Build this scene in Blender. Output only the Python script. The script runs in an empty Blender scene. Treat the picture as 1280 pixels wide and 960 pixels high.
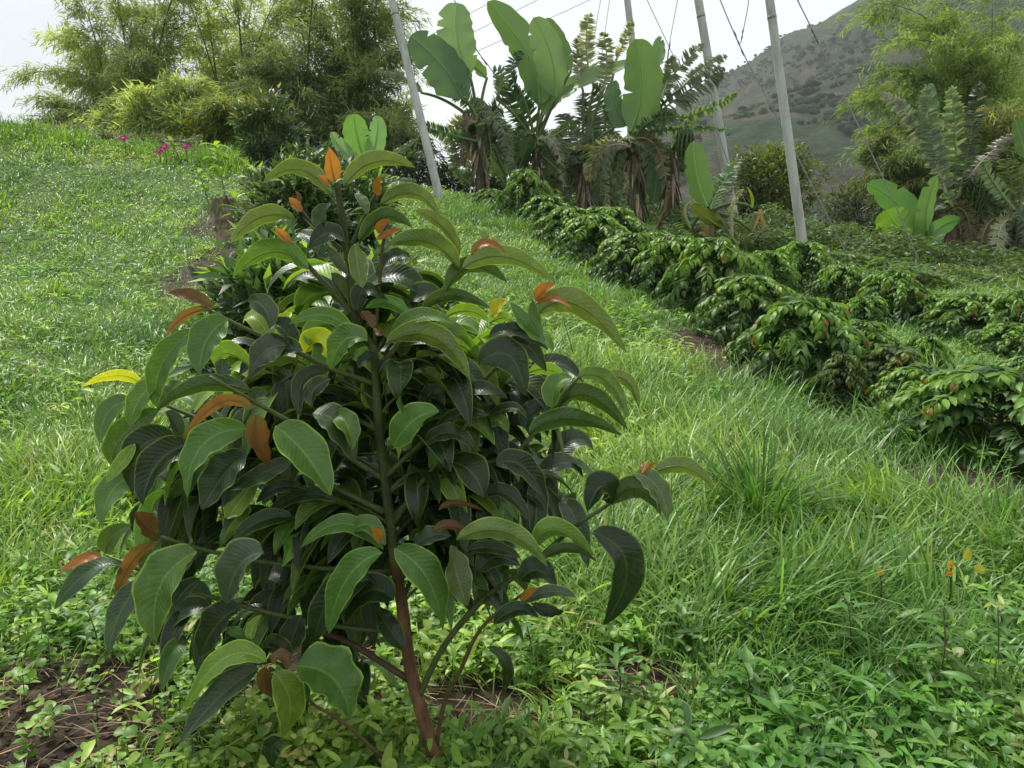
import bpy, math, random
import numpy as np
from mathutils import noise as mnoise, Vector

# ------------------------------------------------------------------ camera, sky, sun, exposure
random.seed(7); rng = np.random.default_rng(7)
sc = bpy.context.scene
col = sc.collection
PITCH = math.atan(180 / 960)
CAM = np.array([0.0, 0.0, 1.15])
cd = bpy.data.cameras.new('camera'); cam = bpy.data.objects.new('camera', cd); col.objects.link(cam)
cam.location = CAM; cam.rotation_euler = (math.pi / 2 - PITCH, 0, 0)
cd.sensor_width = 36; cd.lens = 27; cd.clip_start = .05; cd.clip_end = 5000
sc.camera = cam

SUN_EL, SUN_AZ = math.radians(58), math.radians(-35)      # azimuth measured from +Y towards +X
w = bpy.data.worlds.new('World'); sc.world = w; w.use_nodes = True
nt = w.node_tree; nt.nodes.clear()
out = nt.nodes.new('ShaderNodeOutputWorld'); bg = nt.nodes.new('ShaderNodeBackground')
sky = nt.nodes.new('ShaderNodeTexSky'); sky.sky_type = 'NISHITA'; sky.sun_disc = False
sky.sun_elevation = SUN_EL; sky.sun_rotation = SUN_AZ
skm = nt.nodes.new('ShaderNodeVectorMath'); skm.operation = 'SCALE'; skm.inputs['Scale'].default_value = .1
tc = nt.nodes.new('ShaderNodeTexCoord')
nz = nt.nodes.new('ShaderNodeTexNoise'); nz.inputs['Scale'].default_value = 1.3; nz.inputs['Detail'].default_value = 5
mp = nt.nodes.new('ShaderNodeMapping'); mp.inputs['Scale'].default_value = (1, 1, 2.6)
cr = nt.nodes.new('ShaderNodeValToRGB')
cr.color_ramp.elements[0].position = .35; cr.color_ramp.elements[0].color = (.355, .368, .395, 1)
cr.color_ramp.elements[1].position = .65; cr.color_ramp.elements[1].color = (.51, .52, .53, 1)
mx = nt.nodes.new('ShaderNodeMix'); mx.data_type = 'RGBA'; mx.inputs[0].default_value = .9
nt.links.new(tc.outputs['Generated'], mp.inputs[0]); nt.links.new(mp.outputs[0], nz.inputs['Vector'])
nt.links.new(nz.outputs[0], cr.inputs[0]); nt.links.new(sky.outputs[0], skm.inputs[0])
nt.links.new(skm.outputs[0], mx.inputs[6]); nt.links.new(cr.outputs[0], mx.inputs[7])
nt.links.new(mx.outputs[2], bg.inputs[0]); nt.links.new(bg.outputs[0], out.inputs[0])
bg.inputs[1].default_value = 1.0
sd = bpy.data.lights.new('sun', 'SUN'); sun = bpy.data.objects.new('sun', sd); col.objects.link(sun)
sd.energy = 2.5; sd.angle = math.radians(18); sd.color = (1, .97, .92)
sdir = Vector((math.sin(SUN_AZ) * math.cos(SUN_EL), math.cos(SUN_AZ) * math.cos(SUN_EL), math.sin(SUN_EL)))
sun.rotation_euler = sdir.to_track_quat('Z', 'Y').to_euler()
vs = sc.view_settings; vs.view_transform = 'Standard'; vs.look = 'None'; vs.gamma = 1; vs.exposure = 1.05
vs.use_curve_mapping = False
cy = sc.cycles; cy.max_bounces = 5; cy.diffuse_bounces = 2; cy.glossy_bounces = 2; cy.transmission_bounces = 3
cy.transparent_max_bounces = 4; cy.volume_bounces = 1; cy.caustics_reflective = False; cy.caustics_refractive = False

# ------------------------------------------------------------------ helpers
cP, sP = math.cos(PITCH), math.sin(PITCH)
def W(px, py, Y):
    """world point on the ray of a photo pixel at forward distance Y"""
    a = (px - 640) / 960; b = -(py - 480) / 960
    d = np.array([a, cP + b * sP, -sP + b * cP])
    return CAM + d * (Y / d[1])
def PX(Y): return Y / 960.0          # metres per photo pixel near forward distance Y

def tag(o, label=None, cat=None, group=None, kind=None):
    if label: o['label'] = label
    if cat: o['category'] = cat
    if group: o['group'] = group
    if kind: o['kind'] = kind
    return o
def empty(name, loc, label, cat, group=None):
    o = bpy.data.objects.new(name, None); col.objects.link(o); o.location = [float(v) for v in loc]
    o.empty_display_size = .1
    return tag(o, label, cat, group)

def unit(v):
    v = np.asarray(v, float); return v / np.maximum(np.linalg.norm(v, axis=-1, keepdims=True), 1e-9)

class MB:
    """collects quads with a colour per point and a uv per point"""
    def __init__(s): s.v = []; s.f = []; s.c = []; s.u = []; s.m = []; s.n = 0
    def add(s, v, f, c, uv=None, m=0):
        v = np.asarray(v, float).reshape(-1, 3); f = np.asarray(f, int).reshape(-1, 4)
        c = np.asarray(c, float)
        if c.ndim == 1: c = np.tile(c, (len(v), 1))
        if uv is None: uv = np.full((len(v), 2), .25)
        s.v.append(v); s.f.append(f + s.n); s.c.append(c[:, :3]); s.u.append(uv); s.m.append(np.full(len(f), m)); s.n += len(v)
    def build(s, name, mats, parent=None, smooth=True):
        v = np.concatenate(s.v); f = np.concatenate(s.f); c = np.concatenate(s.c); u = np.concatenate(s.u); m = np.concatenate(s.m)
        if parent is not None: v = v - np.array(parent_world(parent))
        me = bpy.data.meshes.new(name)
        me.vertices.add(len(v)); me.vertices.foreach_set('co', v.astype(np.float32).ravel())
        me.loops.add(len(f) * 4); me.loops.foreach_set('vertex_index', f.astype(np.int32).ravel())
        me.polygons.add(len(f)); me.polygons.foreach_set('loop_start', np.arange(0, len(f) * 4, 4, dtype=np.int32))
        me.polygons.foreach_set('material_index', m.astype(np.int32))
        if smooth: me.polygons.foreach_set('use_smooth', np.ones(len(f), bool))
        at = me.color_attributes.new('Col', 'FLOAT_COLOR', 'POINT')
        at.data.foreach_set('color', np.hstack([c, np.ones((len(c), 1))]).astype(np.float32).ravel())
        uvl = me.uv_layers.new(name='UVMap'); uvl.data.foreach_set('uv', u[f.ravel()].astype(np.float32).ravel())
        for mt in (mats if isinstance(mats, (list, tuple)) else [mats]): me.materials.append(mt)
        me.update()
        o = bpy.data.objects.new(name, me); col.objects.link(o)
        if parent is not None: o.parent = parent
        return o
def parent_world(p):
    l = np.array(p.location)
    return l if p.parent is None else l + parent_world(p.parent)

def leaf_batch(mb, P, T, N, L, Wd, droop, c, nseg=3, nac=2, fold=.3, shape='leaf', m=0, dp=1.3, wav=0):
    """N ribbons starting at P along T with upper normal N, bending down by droop radians"""
    P = np.asarray(P, float).reshape(-1, 3); n = len(P)
    T = unit(np.broadcast_to(T, (n, 3))); N = np.broadcast_to(N, (n, 3))
    N = unit(N - T * np.sum(N * T, 1, keepdims=True)); S = np.cross(N, T)
    L = np.broadcast_to(L, n).astype(float); Wd = np.broadcast_to(Wd, n).astype(float); droop = np.broadcast_to(droop, n).astype(float)
    c = np.broadcast_to(c, (n, 3))
    v = np.linspace(0, 1, nseg + 1)
    if shape == 'leaf': h = np.maximum(v, 1e-6) ** .6 * np.maximum(1 - v, 0) ** .75; h = h / .53
    elif shape == 'oval': h = np.sqrt(np.maximum(v * (1 - v) * 4, 0))
    else: h = np.minimum(.55 + v, 1) * np.maximum(1 - v ** 2.2, 0)
    h = np.maximum(h, .03)
    pos = [P]; 
    for i in range(nseg):
        th = -droop * ((i + .5) / nseg) ** dp
        pos.append(pos[-1] + (np.cos(th)[:, None] * T + np.sin(th)[:, None] * N) * (L / nseg)[:, None])
    pos = np.stack(pos, 1)                                   # n,k,3
    th = -droop[:, None] * v[None] ** dp
    nn = -np.sin(th)[..., None] * T[:, None] + np.cos(th)[..., None] * N[:, None]
    u = np.linspace(-1, 1, nac)
    hw = h[None] * Wd[:, None] / 2
    off = u[None, None, :, None] * hw[:, :, None, None] * S[:, None, None]
    off = off + (np.abs(u)[None, None, :] * hw[:, :, None] * fold)[..., None] * nn[:, :, None]
    if wav:
        ph = rng.uniform(0, 6.28, n)
        wv = np.sin(v[None] * 14 + ph[:, None])[:, :, None] * (np.abs(u) ** 2)[None, None] * np.sign(u)[None, None] * wav * Wd[:, None, None]
        off = off + wv[..., None] * nn[:, :, None]
    V = (pos[:, :, None] + off)
    k = (nseg + 1) * nac
    ii = np.arange(nseg)[:, None] * nac + np.arange(nac - 1)[None]
    q = np.stack([ii, ii + nac, ii + nac + 1, ii + 1], -1).reshape(-1, 4)
    F = (np.arange(n)[:, None, None] * k + q[None]).reshape(-1, 4)
    uv = np.stack(np.broadcast_arrays(((u + 1) / 2)[None, :], v[:, None]), -1).reshape(-1, 2)
    mb.add(V.reshape(-1, 3), F, np.repeat(c, k, 0), np.tile(uv, (n, 1)), m)

def bez(B, C, E, t):
    t = np.asarray(t)[:, None]; return (1 - t) ** 2 * B + 2 * t * (1 - t) * C + t ** 2 * E
def through(B, M, E, n=15):
    B, M, E = map(np.asarray, (B, M, E)); return bez(B, 2 * M - .5 * (B + E), E, np.linspace(0, 1, n))
def spline(pts, n=24):
    """Catmull-Rom through the points"""
    p = np.array(pts, float)
    if len(p) == 2: return p[0] + (p[1] - p[0]) * np.linspace(0, 1, n)[:, None]
    p = np.vstack([2 * p[0] - p[1], p, 2 * p[-1] - p[-2]]); out = []
    seg = len(p) - 3
    for t in np.linspace(0, seg - 1e-6, n):
        i = int(t); f = t - i; a, b, c_, d = p[i:i + 4]
        out.append(.5 * (2 * b + (c_ - a) * f + (2 * a - 5 * b + 4 * c_ - d) * f * f + (3 * b - a - 3 * c_ + d) * f ** 3))
    return np.array(out)
def tube(mb, pts, r, c, sides=8, m=0, rough=0):
    p = np.asarray(pts, float); n = len(p); r = np.broadcast_to(r, n).astype(float)
    t = unit(np.gradient(p, axis=0)); ref = np.array([.31, .17, .93]) if abs(t[0][2]) < .9 else np.array([.9, .3, .1])
    a = unit(ref - t * np.sum(t * ref, 1, keepdims=True)); b = np.cross(t, a)
    an = np.linspace(0, 2 * math.pi, sides, endpoint=False)
    rr = r[:, None] * (1 + (rng.uniform(-rough, rough, (n, sides)) if rough else 0))
    V = p[:, None] + rr[..., None] * (np.cos(an)[None, :, None] * a[:, None] + np.sin(an)[None, :, None] * b[:, None])
    V = V.reshape(-1, 3)
    i = np.arange(n - 1)[:, None] * sides; j = np.arange(sides)[None]; j2 = (j + 1) % sides
    F = np.stack([i + j, i + j2, i + sides + j2, i + sides + j], -1).reshape(-1, 4)
    # close both ends with a tiny ring
    e = len(V); V = np.vstack([V, p[0][None] + (V[:sides] - p[0]) * .02, p[-1][None] + (V[e - sides:e] - p[-1]) * .02])
    j = np.arange(sides); j2 = (j + 1) % sides
    F = np.vstack([F, np.stack([e + j, e + j2, j2, j], -1), np.stack([e - sides + j, e - sides + j2, e + sides + j2, e + sides + j], -1)])
    cc = np.asarray(c, float)
    if cc.ndim == 2: cc = np.vstack([np.repeat(cc, sides, 0), np.repeat(cc[[0, -1]], sides, 0)])
    uv = np.vstack([np.stack(np.broadcast_arrays((np.arange(sides) / sides)[None], np.linspace(0, 1, n)[:, None]), -1).reshape(-1, 2), np.zeros((2 * sides, 2))])
    mb.add(V, F, cc, uv, m)
_g = []
def blob(mb, c0, rad, c, k=3, jit=.12, m=0):
    """quad sphere, k cells per cube edge, jittered"""
    if k not in [g[0] for g in _g]:
        vs_, fs = [], []; t = np.linspace(-1, 1, k + 1)
        for ax in range(3):
            for s in (-1, 1):
                b0 = len(vs_)
                for i in t:
                    for j in t:
                        p = [0, 0, 0]; p[ax] = s; p[(ax + 1) % 3] = i * s; p[(ax + 2) % 3] = j; vs_.append(p)
                for i in range(k):
                    for j in range(k):
                        a = b0 + i * (k + 1) + j; fs.append([a, a + k + 1, a + k + 2, a + 1])
        vs_ = np.array(vs_, float); key = {}; idx = []
        uniq = []
        for p in vs_:
            kk = tuple(np.round(p, 4))
            if kk not in key: key[kk] = len(uniq); uniq.append(p)
            idx.append(key[kk])
        _g.append((k, unit(np.array(uniq)), np.array(idx)[np.array(fs)]))
    _, V, F = [g for g in _g if g[0] == k][0]
    V = V * (1 + rng.uniform(-jit, jit, (len(V), 1)))
    mb.add(np.asarray(c0) + V * np.asarray(rad), F, c, None, m)

def rnd_dirs(n, zmin=-1, zmax=1):
    z = rng.uniform(zmin, zmax, n); a = rng.uniform(0, 2 * math.pi, n); r = np.sqrt(1 - z * z)
    return np.stack([r * np.cos(a), r * np.sin(a), z], 1)
def vary(c, n, s=.2, hue=.1):
    """n colours round a base colour"""
    c = np.array(c, float)[None] * (1 + rng.normal(0, s, (n, 1))).clip(.4, 1.9)
    return (c * (1 + rng.normal(0, hue, (n, 3)))).clip(.004, .95)

# ------------------------------------------------------------------ materials
def nodes(name):
    m = bpy.data.materials.new(name); m.use_nodes = True; t = m.node_tree; t.nodes.clear()
    o = t.nodes.new('ShaderNodeOutputMaterial'); return m, t, o
def N_(t, kind, **kw):
    n = t.nodes.new('ShaderNode' + kind)
    for k, v in kw.items():
        if k in ('operation', 'data_type', 'blend_type', 'interpolation_type'): setattr(n, k, v)
        else: n.inputs[int(k[1:]) if k[0] == 'i' and k[1:].isdigit() else k.replace('_', ' ')].default_value = v
    return n
def mixc(t, fac, a, b):
    n = t.nodes.new('ShaderNodeMix'); n.data_type = 'RGBA'
    for sk, v in ((0, fac), (6, a), (7, b)):
        if hasattr(v, 'links'): t.links.new(v, n.inputs[sk])
        else: n.inputs[sk].default_value = v if sk == 0 else (*v, 1)
    return n.outputs[2]
def mth(t, op, a, b=0.0):
    n = t.nodes.new('ShaderNodeMath'); n.operation = op
    for i, v in enumerate((a, b)):
        if hasattr(v, 'links'): t.links.new(v, n.inputs[i])
        else: n.inputs[i].default_value = v
    return n.outputs[0]
def maprange(t, v, a, b, c=0., d=1.):
    n = t.nodes.new('ShaderNodeMapRange'); n.interpolation_type = 'SMOOTHSTEP'
    t.links.new(v, n.inputs[0])
    for i, x in zip((1, 2, 3, 4), (a, b, c, d)): n.inputs[i].default_value = x
    return n.outputs[0]

def leaf_mat(name, rough=.4, trans=.3, spec=.5, ribs=0, rim=0, back=1.5, backadd=(.02, .03, .008), mid=0, bump=.3, mottle=0):
    m, t, o = nodes(name); L = t.links.new
    at = t.nodes.new('ShaderNodeAttribute'); at.attribute_name = 'Col'
    base = at.outputs['Color']
    geo = t.nodes.new('ShaderNodeNewGeometry'); uv = t.nodes.new('ShaderNodeUVMap'); uv.uv_map = 'UVMap'
    sp = t.nodes.new('ShaderNodeSeparateXYZ'); L(uv.outputs[0], sp.inputs[0])
    a = mth(t, 'ABSOLUTE', mth(t, 'SUBTRACT', mth(t, 'MULTIPLY', sp.outputs[0], 2), 1))
    bs = t.nodes.new('ShaderNodeVectorMath'); bs.operation = 'MULTIPLY_ADD'; L(base, bs.inputs[0])
    bs.inputs[1].default_value = (back,) * 3; bs.inputs[2].default_value = backadd
    c = mixc(t, geo.outputs['Backfacing'], base, bs.outputs[0])
    if mottle:
        nz = N_(t, 'TexNoise', Scale=55.0, Detail=6.0, Roughness=.7); tc = t.nodes.new('ShaderNodeTexCoord'); L(tc.outputs['Object'], nz.inputs['Vector'])
        li = t.nodes.new('ShaderNodeVectorMath'); li.operation = 'MULTIPLY_ADD'; L(c, li.inputs[0])
        li.inputs[1].default_value = (1.5, 1.35, 1.1); li.inputs[2].default_value = (.01, .012, .0)
        c = mixc(t, maprange(t, nz.outputs[0], .45, .75, 0, mottle), c, li.outputs[0])
        ns = N_(t, 'TexNoise', Scale=170.0, Detail=2.0); L(tc.outputs['Object'], ns.inputs['Vector'])
        c = mixc(t, maprange(t, ns.outputs[0], .70, .76, 0, .8), c, (.10, .07, .03))
        rgh = maprange(t, nz.outputs[0], .35, .7, rough - .08, rough + .18)
    if mid:
        pale = t.nodes.new('ShaderNodeVectorMath'); pale.operation = 'MULTIPLY_ADD'; L(c, pale.inputs[0])
        pale.inputs[1].default_value = (1.5, 1.5, 1.3); pale.inputs[2].default_value = (.06, .08, .02)
        c = mixc(t, maprange(t, a, .0, .09, mid, 0), c, pale.outputs[0])
    if rim:
        pale = t.nodes.new('ShaderNodeVectorMath'); pale.operation = 'MULTIPLY_ADD'; L(c, pale.inputs[0])
        pale.inputs[1].default_value = (1.7, 1.7, 1.2); pale.inputs[2].default_value = (.13, .17, .02)
        c = mixc(t, maprange(t, a, .88, .96, 0, rim), c, pale.outputs[0])
    p = N_(t, 'BsdfPrincipled', Roughness=rough); p.inputs['Specular IOR Level'].default_value = spec
    L(c, p.inputs['Base Color'])
    if mottle: L(rgh, p.inputs['Roughness'])
    if ribs:
        s = mth(t, 'SINE', mth(t, 'MULTIPLY', mth(t, 'SUBTRACT', sp.outputs[1], mth(t, 'MULTIPLY', a, .16)), ribs * 6.283))
        nb = N_(t, 'TexNoise', Scale=25.0, Detail=3.0); tc2 = t.nodes.new('ShaderNodeTexCoord'); L(tc2.outputs['Object'], nb.inputs['Vector'])
        hgt = mth(t, 'ADD', mth(t, 'POWER', mth(t, 'ABSOLUTE', s), .6), mth(t, 'MULTIPLY', nb.outputs[0], 3.5))
        b = N_(t, 'Bump', Strength=bump, Distance=.004); L(hgt, b.inputs['Height']); L(b.outputs[0], p.inputs['Normal'])
        c2 = c
    tr = t.nodes.new('ShaderNodeBsdfTranslucent')
    tv = t.nodes.new('ShaderNodeVectorMath'); tv.operation = 'MULTIPLY'; L(c, tv.inputs[0]); tv.inputs[1].default_value = (1.5, 1.5, .7)
    L(tv.outputs[0], tr.inputs[0])
    ms = t.nodes.new('ShaderNodeMixShader'); ms.inputs[0].default_value = trans
    L(p.outputs[0], ms.inputs[1]); L(tr.outputs[0], ms.inputs[2]); L(ms.outputs[0], o.inputs[0])
    return m
def solid_mat(name, rough=.8, scale=20., amt=.35, bump=.4, dist=.01, spec=.3, stretch=(1, 1, 1), dark=(.4, .4, .4)):
    m, t, o = nodes(name); L = t.links.new
    at = t.nodes.new('ShaderNodeAttribute'); at.attribute_name = 'Col'
    tc = t.nodes.new('ShaderNodeTexCoord'); mp_ = t.nodes.new('ShaderNodeMapping'); mp_.inputs['Scale'].default_value = stretch
    L(tc.outputs['Object'], mp_.inputs[0]); nz = N_(t, 'TexNoise', Scale=scale, Detail=6.0, Roughness=.65); L(mp_.outputs[0], nz.inputs['Vector'])
    dk = t.nodes.new('ShaderNodeVectorMath'); dk.operation = 'MULTIPLY'; L(at.outputs['Color'], dk.inputs[0]); dk.inputs[1].default_value = dark
    c = mixc(t, maprange(t, nz.outputs[0], .4, .65, 0, amt * 2), at.outputs['Color'], dk.outputs[0])
    p = N_(t, 'BsdfPrincipled', Roughness=rough); p.inputs['Specular IOR Level'].default_value = spec; L(c, p.inputs['Base Color'])
    b = N_(t, 'Bump', Strength=bump, Distance=dist); L(nz.outputs[0], b.inputs['Height']); L(b.outputs[0], p.inputs['Normal']); L(p.outputs[0], o.inputs[0])
    return m
M_HERO = leaf_mat('glossy_leaf', rough=.34, trans=.2, spec=.42, ribs=8, rim=.8, mid=.7, back=1.7, backadd=(.028, .045, .008), mottle=.9, bump=.16)
M_YOUNG = leaf_mat('bronze_leaf', rough=.35, trans=.35, spec=.4, ribs=7, mid=.5, back=1.2, backadd=(.02, .01, 0), bump=.1)
M_COFFEE = leaf_mat('shrub_leaf', rough=.42, trans=.3, spec=.3, back=1.3, mid=.3)
M_GRASS = leaf_mat('grass_blade', rough=.38, trans=.38, spec=.45, back=1.1, backadd=(0, 0, 0))
M_WEED = leaf_mat('weed_leaf', rough=.42, trans=.38, spec=.4, back=1.3, mid=.3)
M_BAMBOO = leaf_mat('bamboo_leaf', rough=.5, trans=.5, spec=.3, back=1.15, backadd=(0, 0, 0))
M_BANANA = leaf_mat('banana_leaf', rough=.36, trans=.35, spec=.45, ribs=34, mid=.9, back=1.25, backadd=(.02, .03, .01), bump=.15)
M_TREE = leaf_mat('tree_leaf', rough=.45, trans=.3, spec=.35)
M_PETAL = leaf_mat('petal', rough=.5, trans=.4, spec=.2, back=1.1, backadd=(0, 0, 0))
M_BARK = solid_mat('bark', scale=30, stretch=(1, 1, .35), amt=.45, bump=.7, dist=.006)
M_STEM = solid_mat('green_stem', rough=.5, scale=40, amt=.25, bump=.2, dist=.002)
M_SHEATH = solid_mat('dry_sheath', scale=9, stretch=(1, 1, .2), amt=.45, bump=.8, dist=.03)
M_CONC = solid_mat('concrete', rough=.85, scale=7, amt=.3, bump=.3, dist=.006, dark=(.55, .54, .50), stretch=(1, 1, .3))
M_WIRE = solid_mat('steel_cable', rough=.5, scale=20, amt=.2, bump=0)
M_STRAW = solid_mat('dry_straw', rough=.8, scale=30, amt=.2, bump=0)

# ------------------------------------------------------------------ terrain
cps = [(640, 960, 1.5), (0, 960, 1.5), (1280, 960, 1.5), (0, 700, 2.6), (0, 500, 4.3), (0, 350, 8.5), (0, 250, 11), (0, 168, 14), (-300, 168, 14), (-300, 350, 8.5),
       (140, 182, 14), (140, 300, 9.2), (140, 420, 5.6), (270, 205, 14), (270, 300, 9), (270, 400, 6), (550, 240, 15), (550, 300, 10.5), (400, 225, 14.5),
       (640, 262, 16), (760, 350, 9), (880, 440, 5.8), (1000, 495, 5), (1250, 612, 3.3), (700, 600, 3.4), (500, 500, 4.6), (1100, 412, 8.5), (1250, 440, 7),
       (1000, 356, 10.5), (1250, 362, 12), (1250, 336, 20), (900, 306, 15), (760, 279, 17), (1450, 362, 12), (1450, 470, 6.4)]
cp = np.array([W(*p) for p in cps])
far = np.array([(-15, 20, 3.1), (-5, 22, 2.5), (0, 25, 1.9), (10, 30, .9), (25, 40, 0), (-40, 40, 3.2), (0, 45, 1.4), (40, 60, -2), (0, 75, -1), (-30, 20, 3.1),
                (-6, 0, .2), (6, 0, -.1), (0, -5, -.3), (-8, 4, .7), (8, 4, -.1), (-20, 5, 2.0), (25, 8, -.4), (0, 0, -.02), (25, 20, .3), (-60, 60, 2)])
CP = np.vstack([cp, far])
def _k(r2): return .5 * r2 * np.log(r2 + 1e-9)
_n = len(CP); _A = np.zeros((_n + 3, _n + 3)); _d2 = ((CP[:, None, :2] - CP[None, :, :2]) ** 2).sum(-1)
_A[:_n, :_n] = _k(_d2) + np.eye(_n) * 3.0; _A[:_n, _n] = 1; _A[:_n, _n + 1:] = CP[:, :2]; _A[_n, :_n] = 1; _A[_n + 1:, :_n] = CP[:, :2].T
_w = np.linalg.solve(_A, np.concatenate([CP[:, 2], np.zeros(3)]))
def H(x, y):
    x = np.asarray(x, float); y = np.asarray(y, float); sh = np.broadcast(x, y).shape
    X = np.broadcast_to(x, sh).ravel(); Y = np.broadcast_to(y, sh).ravel(); o_ = np.empty(len(X))
    for s in range(0, len(X), 20000):
        a = X[s:s + 20000]; b = Y[s:s + 20000]
        r2 = (a[:, None] - CP[None, :, 0]) ** 2 + (b[:, None] - CP[None, :, 1]) ** 2
        z = _k(r2) @ _w[:_n] + _w[_n] + _w[_n + 1] * a + _w[_n + 2] * b
        d = np.hypot(a, b); f = np.clip((d - 45) / 60, 0, 1); f = f * f * (3 - 2 * f)
        z = np.clip(z, -6, 6) * (1 - f) + f * (-8)
        z = z + .03 * np.sin(a * 2.1 + 1.3 * np.sin(b * 1.7)) * np.sin(b * 2.6 + a) * np.clip(1 - d / 40, 0, 1)
        o_[s:s + 20000] = z
    return o_.reshape(sh) if sh else float(o_[0])
def G(px, Y, dz=0.):
    """ground point in the photo column px at forward distance Y"""
    x = (px - 640) / 960 * Y / (cP + (-(H((px-640)/960*Y, Y) - CAM[2]) / Y) * -sP * 0 + 0) * 1.0
    for _ in range(4):                      # the column's x depends a little on the height
        z = H(x, Y); dzv = z - CAM[2]; fw = Y * cP - dzv * sP; x = (px - 640) / 960 * fw
    return np.array([x, Y, H(x, Y) + dz])

def dirt_and_shade(x, y):
    """1 where soil shows and where shade is painted as soil"""
    d = np.zeros(np.shape(x))
    for (px, Y, rx, ry) in ((30, 1.62, .42, .28), (283, 8.2, .35, 1.3), (290, 10.5, .4, 1.0), (878, 6.2, .35, .5), (925, 5.4, .3, .4), (400, 1.85, .25, .15), (600, 1.7, .25, .12), (1060, 4.4, .3, .3), (800, 1.85, .14, .1), (1180, 3.3, .5, .3)):  # patches by the sapling foot paint shade as dark soil; the others are bare ground
        c = G(px, Y); d = np.maximum(d, np.clip(1.5 - np.hypot((x - c[0]) / rx, (y - c[1]) / ry), 0, 1))
    return d
g = MB(); n = 380
s = np.linspace(-1, 1, n); xs = np.sinh(s * 7.2) / np.sinh(7.2) * 1500
s2 = np.linspace(-.62, 1, n); ys = np.sinh(s2 * 7.2) / np.sinh(7.2) * 1500 + 2
X, Y_ = np.meshgrid(xs, ys); Z = H(X, Y_)
ij = np.arange(n - 1)[:, None] * n + np.arange(n - 1)[None]
g.add(np.stack([X, Y_, Z], -1), np.stack([ij, ij + 1, ij + n + 1, ij + n], -1), np.stack([dirt_and_shade(X, Y_).ravel(), np.zeros(n * n), np.zeros(n * n)], 1))
m, t, o = nodes('soil_and_turf'); L = t.links.new
tcg = t.nodes.new('ShaderNodeTexCoord')
n1 = N_(t, 'TexNoise', Scale=.9, Detail=8.0, Roughness=.7); n2 = N_(t, 'TexNoise', Scale=14.0, Detail=8.0, Roughness=.75)
L(tcg.outputs['Object'], n1.inputs['Vector']); L(tcg.outputs['Object'], n2.inputs['Vector'])
soil = mixc(t, maprange(t, n2.outputs[0], .35, .65), (.020, .013, .009), (.085, .058, .040))
turf = mixc(t, maprange(t, n2.outputs[0], .35, .65), (.04, .065, .018), (.11, .17, .045))
atd = t.nodes.new('ShaderNodeAttribute'); atd.attribute_name = 'Col'; spd = t.nodes.new('ShaderNodeSeparateXYZ'); L(atd.outputs['Vector'], spd.inputs[0])
c = mixc(t, maprange(t, n1.outputs[0], .50, .66), turf, soil)
p = N_(t, 'BsdfPrincipled', Roughness=.9); p.inputs['Specular IOR Level'].default_value = .25
geo = t.nodes.new('ShaderNodeNewGeometry'); ln = t.nodes.new('ShaderNodeVectorMath'); ln.operation = 'LENGTH'; L(geo.outputs['Position'], ln.inputs[0])
c = mixc(t, maprange(t, ln.outputs['Value'], 3.5, 9.0), c, turf)
c = mixc(t, maprange(t, spd.outputs[0], .1, .6), c, soil)
L(c, p.inputs['Base Color']); b = N_(t, 'Bump', Strength=.9, Distance=.02); L(n2.outputs[0], b.inputs['Height']); L(b.outputs[0], p.inputs['Normal']); L(p.outputs[0], o.inputs[0])
tag(g.build('ground', m), kind='structure')

# ------------------------------------------------------------------ far mountain
rpx = [300, 500, 680, 760, 820, 880, 920, 960, 1000, 1040, 1060, 1120, 1200, 1300, 1500, 1900, 2600]
rpy = [330, 310, 232, 195, 152, 115, 88, 55, 36, 12, -2, -50, -100, -150, -230, -300, -340]
nu, nv = 260, 150
pu = np.linspace(520, 1560, nu); vv = np.linspace(0, 1.35, nv)
Vt = np.zeros((nv, nu, 3)); YR = 620
hz = np.array([W(p_, float(np.interp(p_, rpx, rpy)), YR)[2] for p_ in pu])
for i, v_ in enumerate(vv):
    Yd = 170 + v_ * (YR - 170)
    prof = v_ ** .85 if v_ <= 1 else 1 - (v_ - 1) * 1.6
    for j in range(nu):
        x = (pu[j] - 640) / 960 * Yd
        q = Vector((x * .011 + Yd * .006, Yd * .004 - x * .002, 2.3))
        nse = mnoise.fractal(q, 1.0, 2.1, 5) ; rid = 1 - abs(mnoise.noise(Vector((x * .016 + Yd * .012, Yd * .003, 7.1)))) * 2
        amp = 30 * (1 - abs(2 * min(v_, 1) - 1) ** 4) + 2.5
        Vt[i, j] = (x, Yd, -16 + (hz[j] + 16) * prof + nse * amp * .7 + rid * amp * .55 - amp * .2)
mm = MB(); ij = np.arange(nv - 1)[:, None] * nu + np.arange(nu - 1)[None]
mm.add(Vt, np.stack([ij, ij + 1, ij + nu + 1, ij + nu], -1), (.1, .1, .05))
m, t, o = nodes('mountain_scrub'); L = t.links.new
tcg = t.nodes.new('ShaderNodeTexCoord'); n1 = N_(t, 'TexNoise', Scale=.016, Detail=7.0, Roughness=.68); n2 = N_(t, 'TexNoise', Scale=.12, Detail=6.0, Roughness=.7)
mpm = t.nodes.new('ShaderNodeMapping'); mpm.inputs['Location'].default_value = (160, -90, 40); L(tcg.outputs['Object'], mpm.inputs[0]); L(mpm.outputs[0], n1.inputs['Vector']); L(tcg.outputs['Object'], n2.inputs['Vector'])
br = mixc(t, maprange(t, n2.outputs[0], .35, .65), (.040, .036, .022), (.090, .066, .045))
gr = mixc(t, maprange(t, n2.outputs[0], .35, .65), (.012, .027, .011), (.038, .064, .027))
c = mixc(t, maprange(t, n1.outputs[0], .50, .62), gr, br)
p = N_(t, 'BsdfPrincipled', Roughness=.95); p.inputs['Specular IOR Level'].default_value = .1; L(c, p.inputs['Base Color'])
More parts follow.
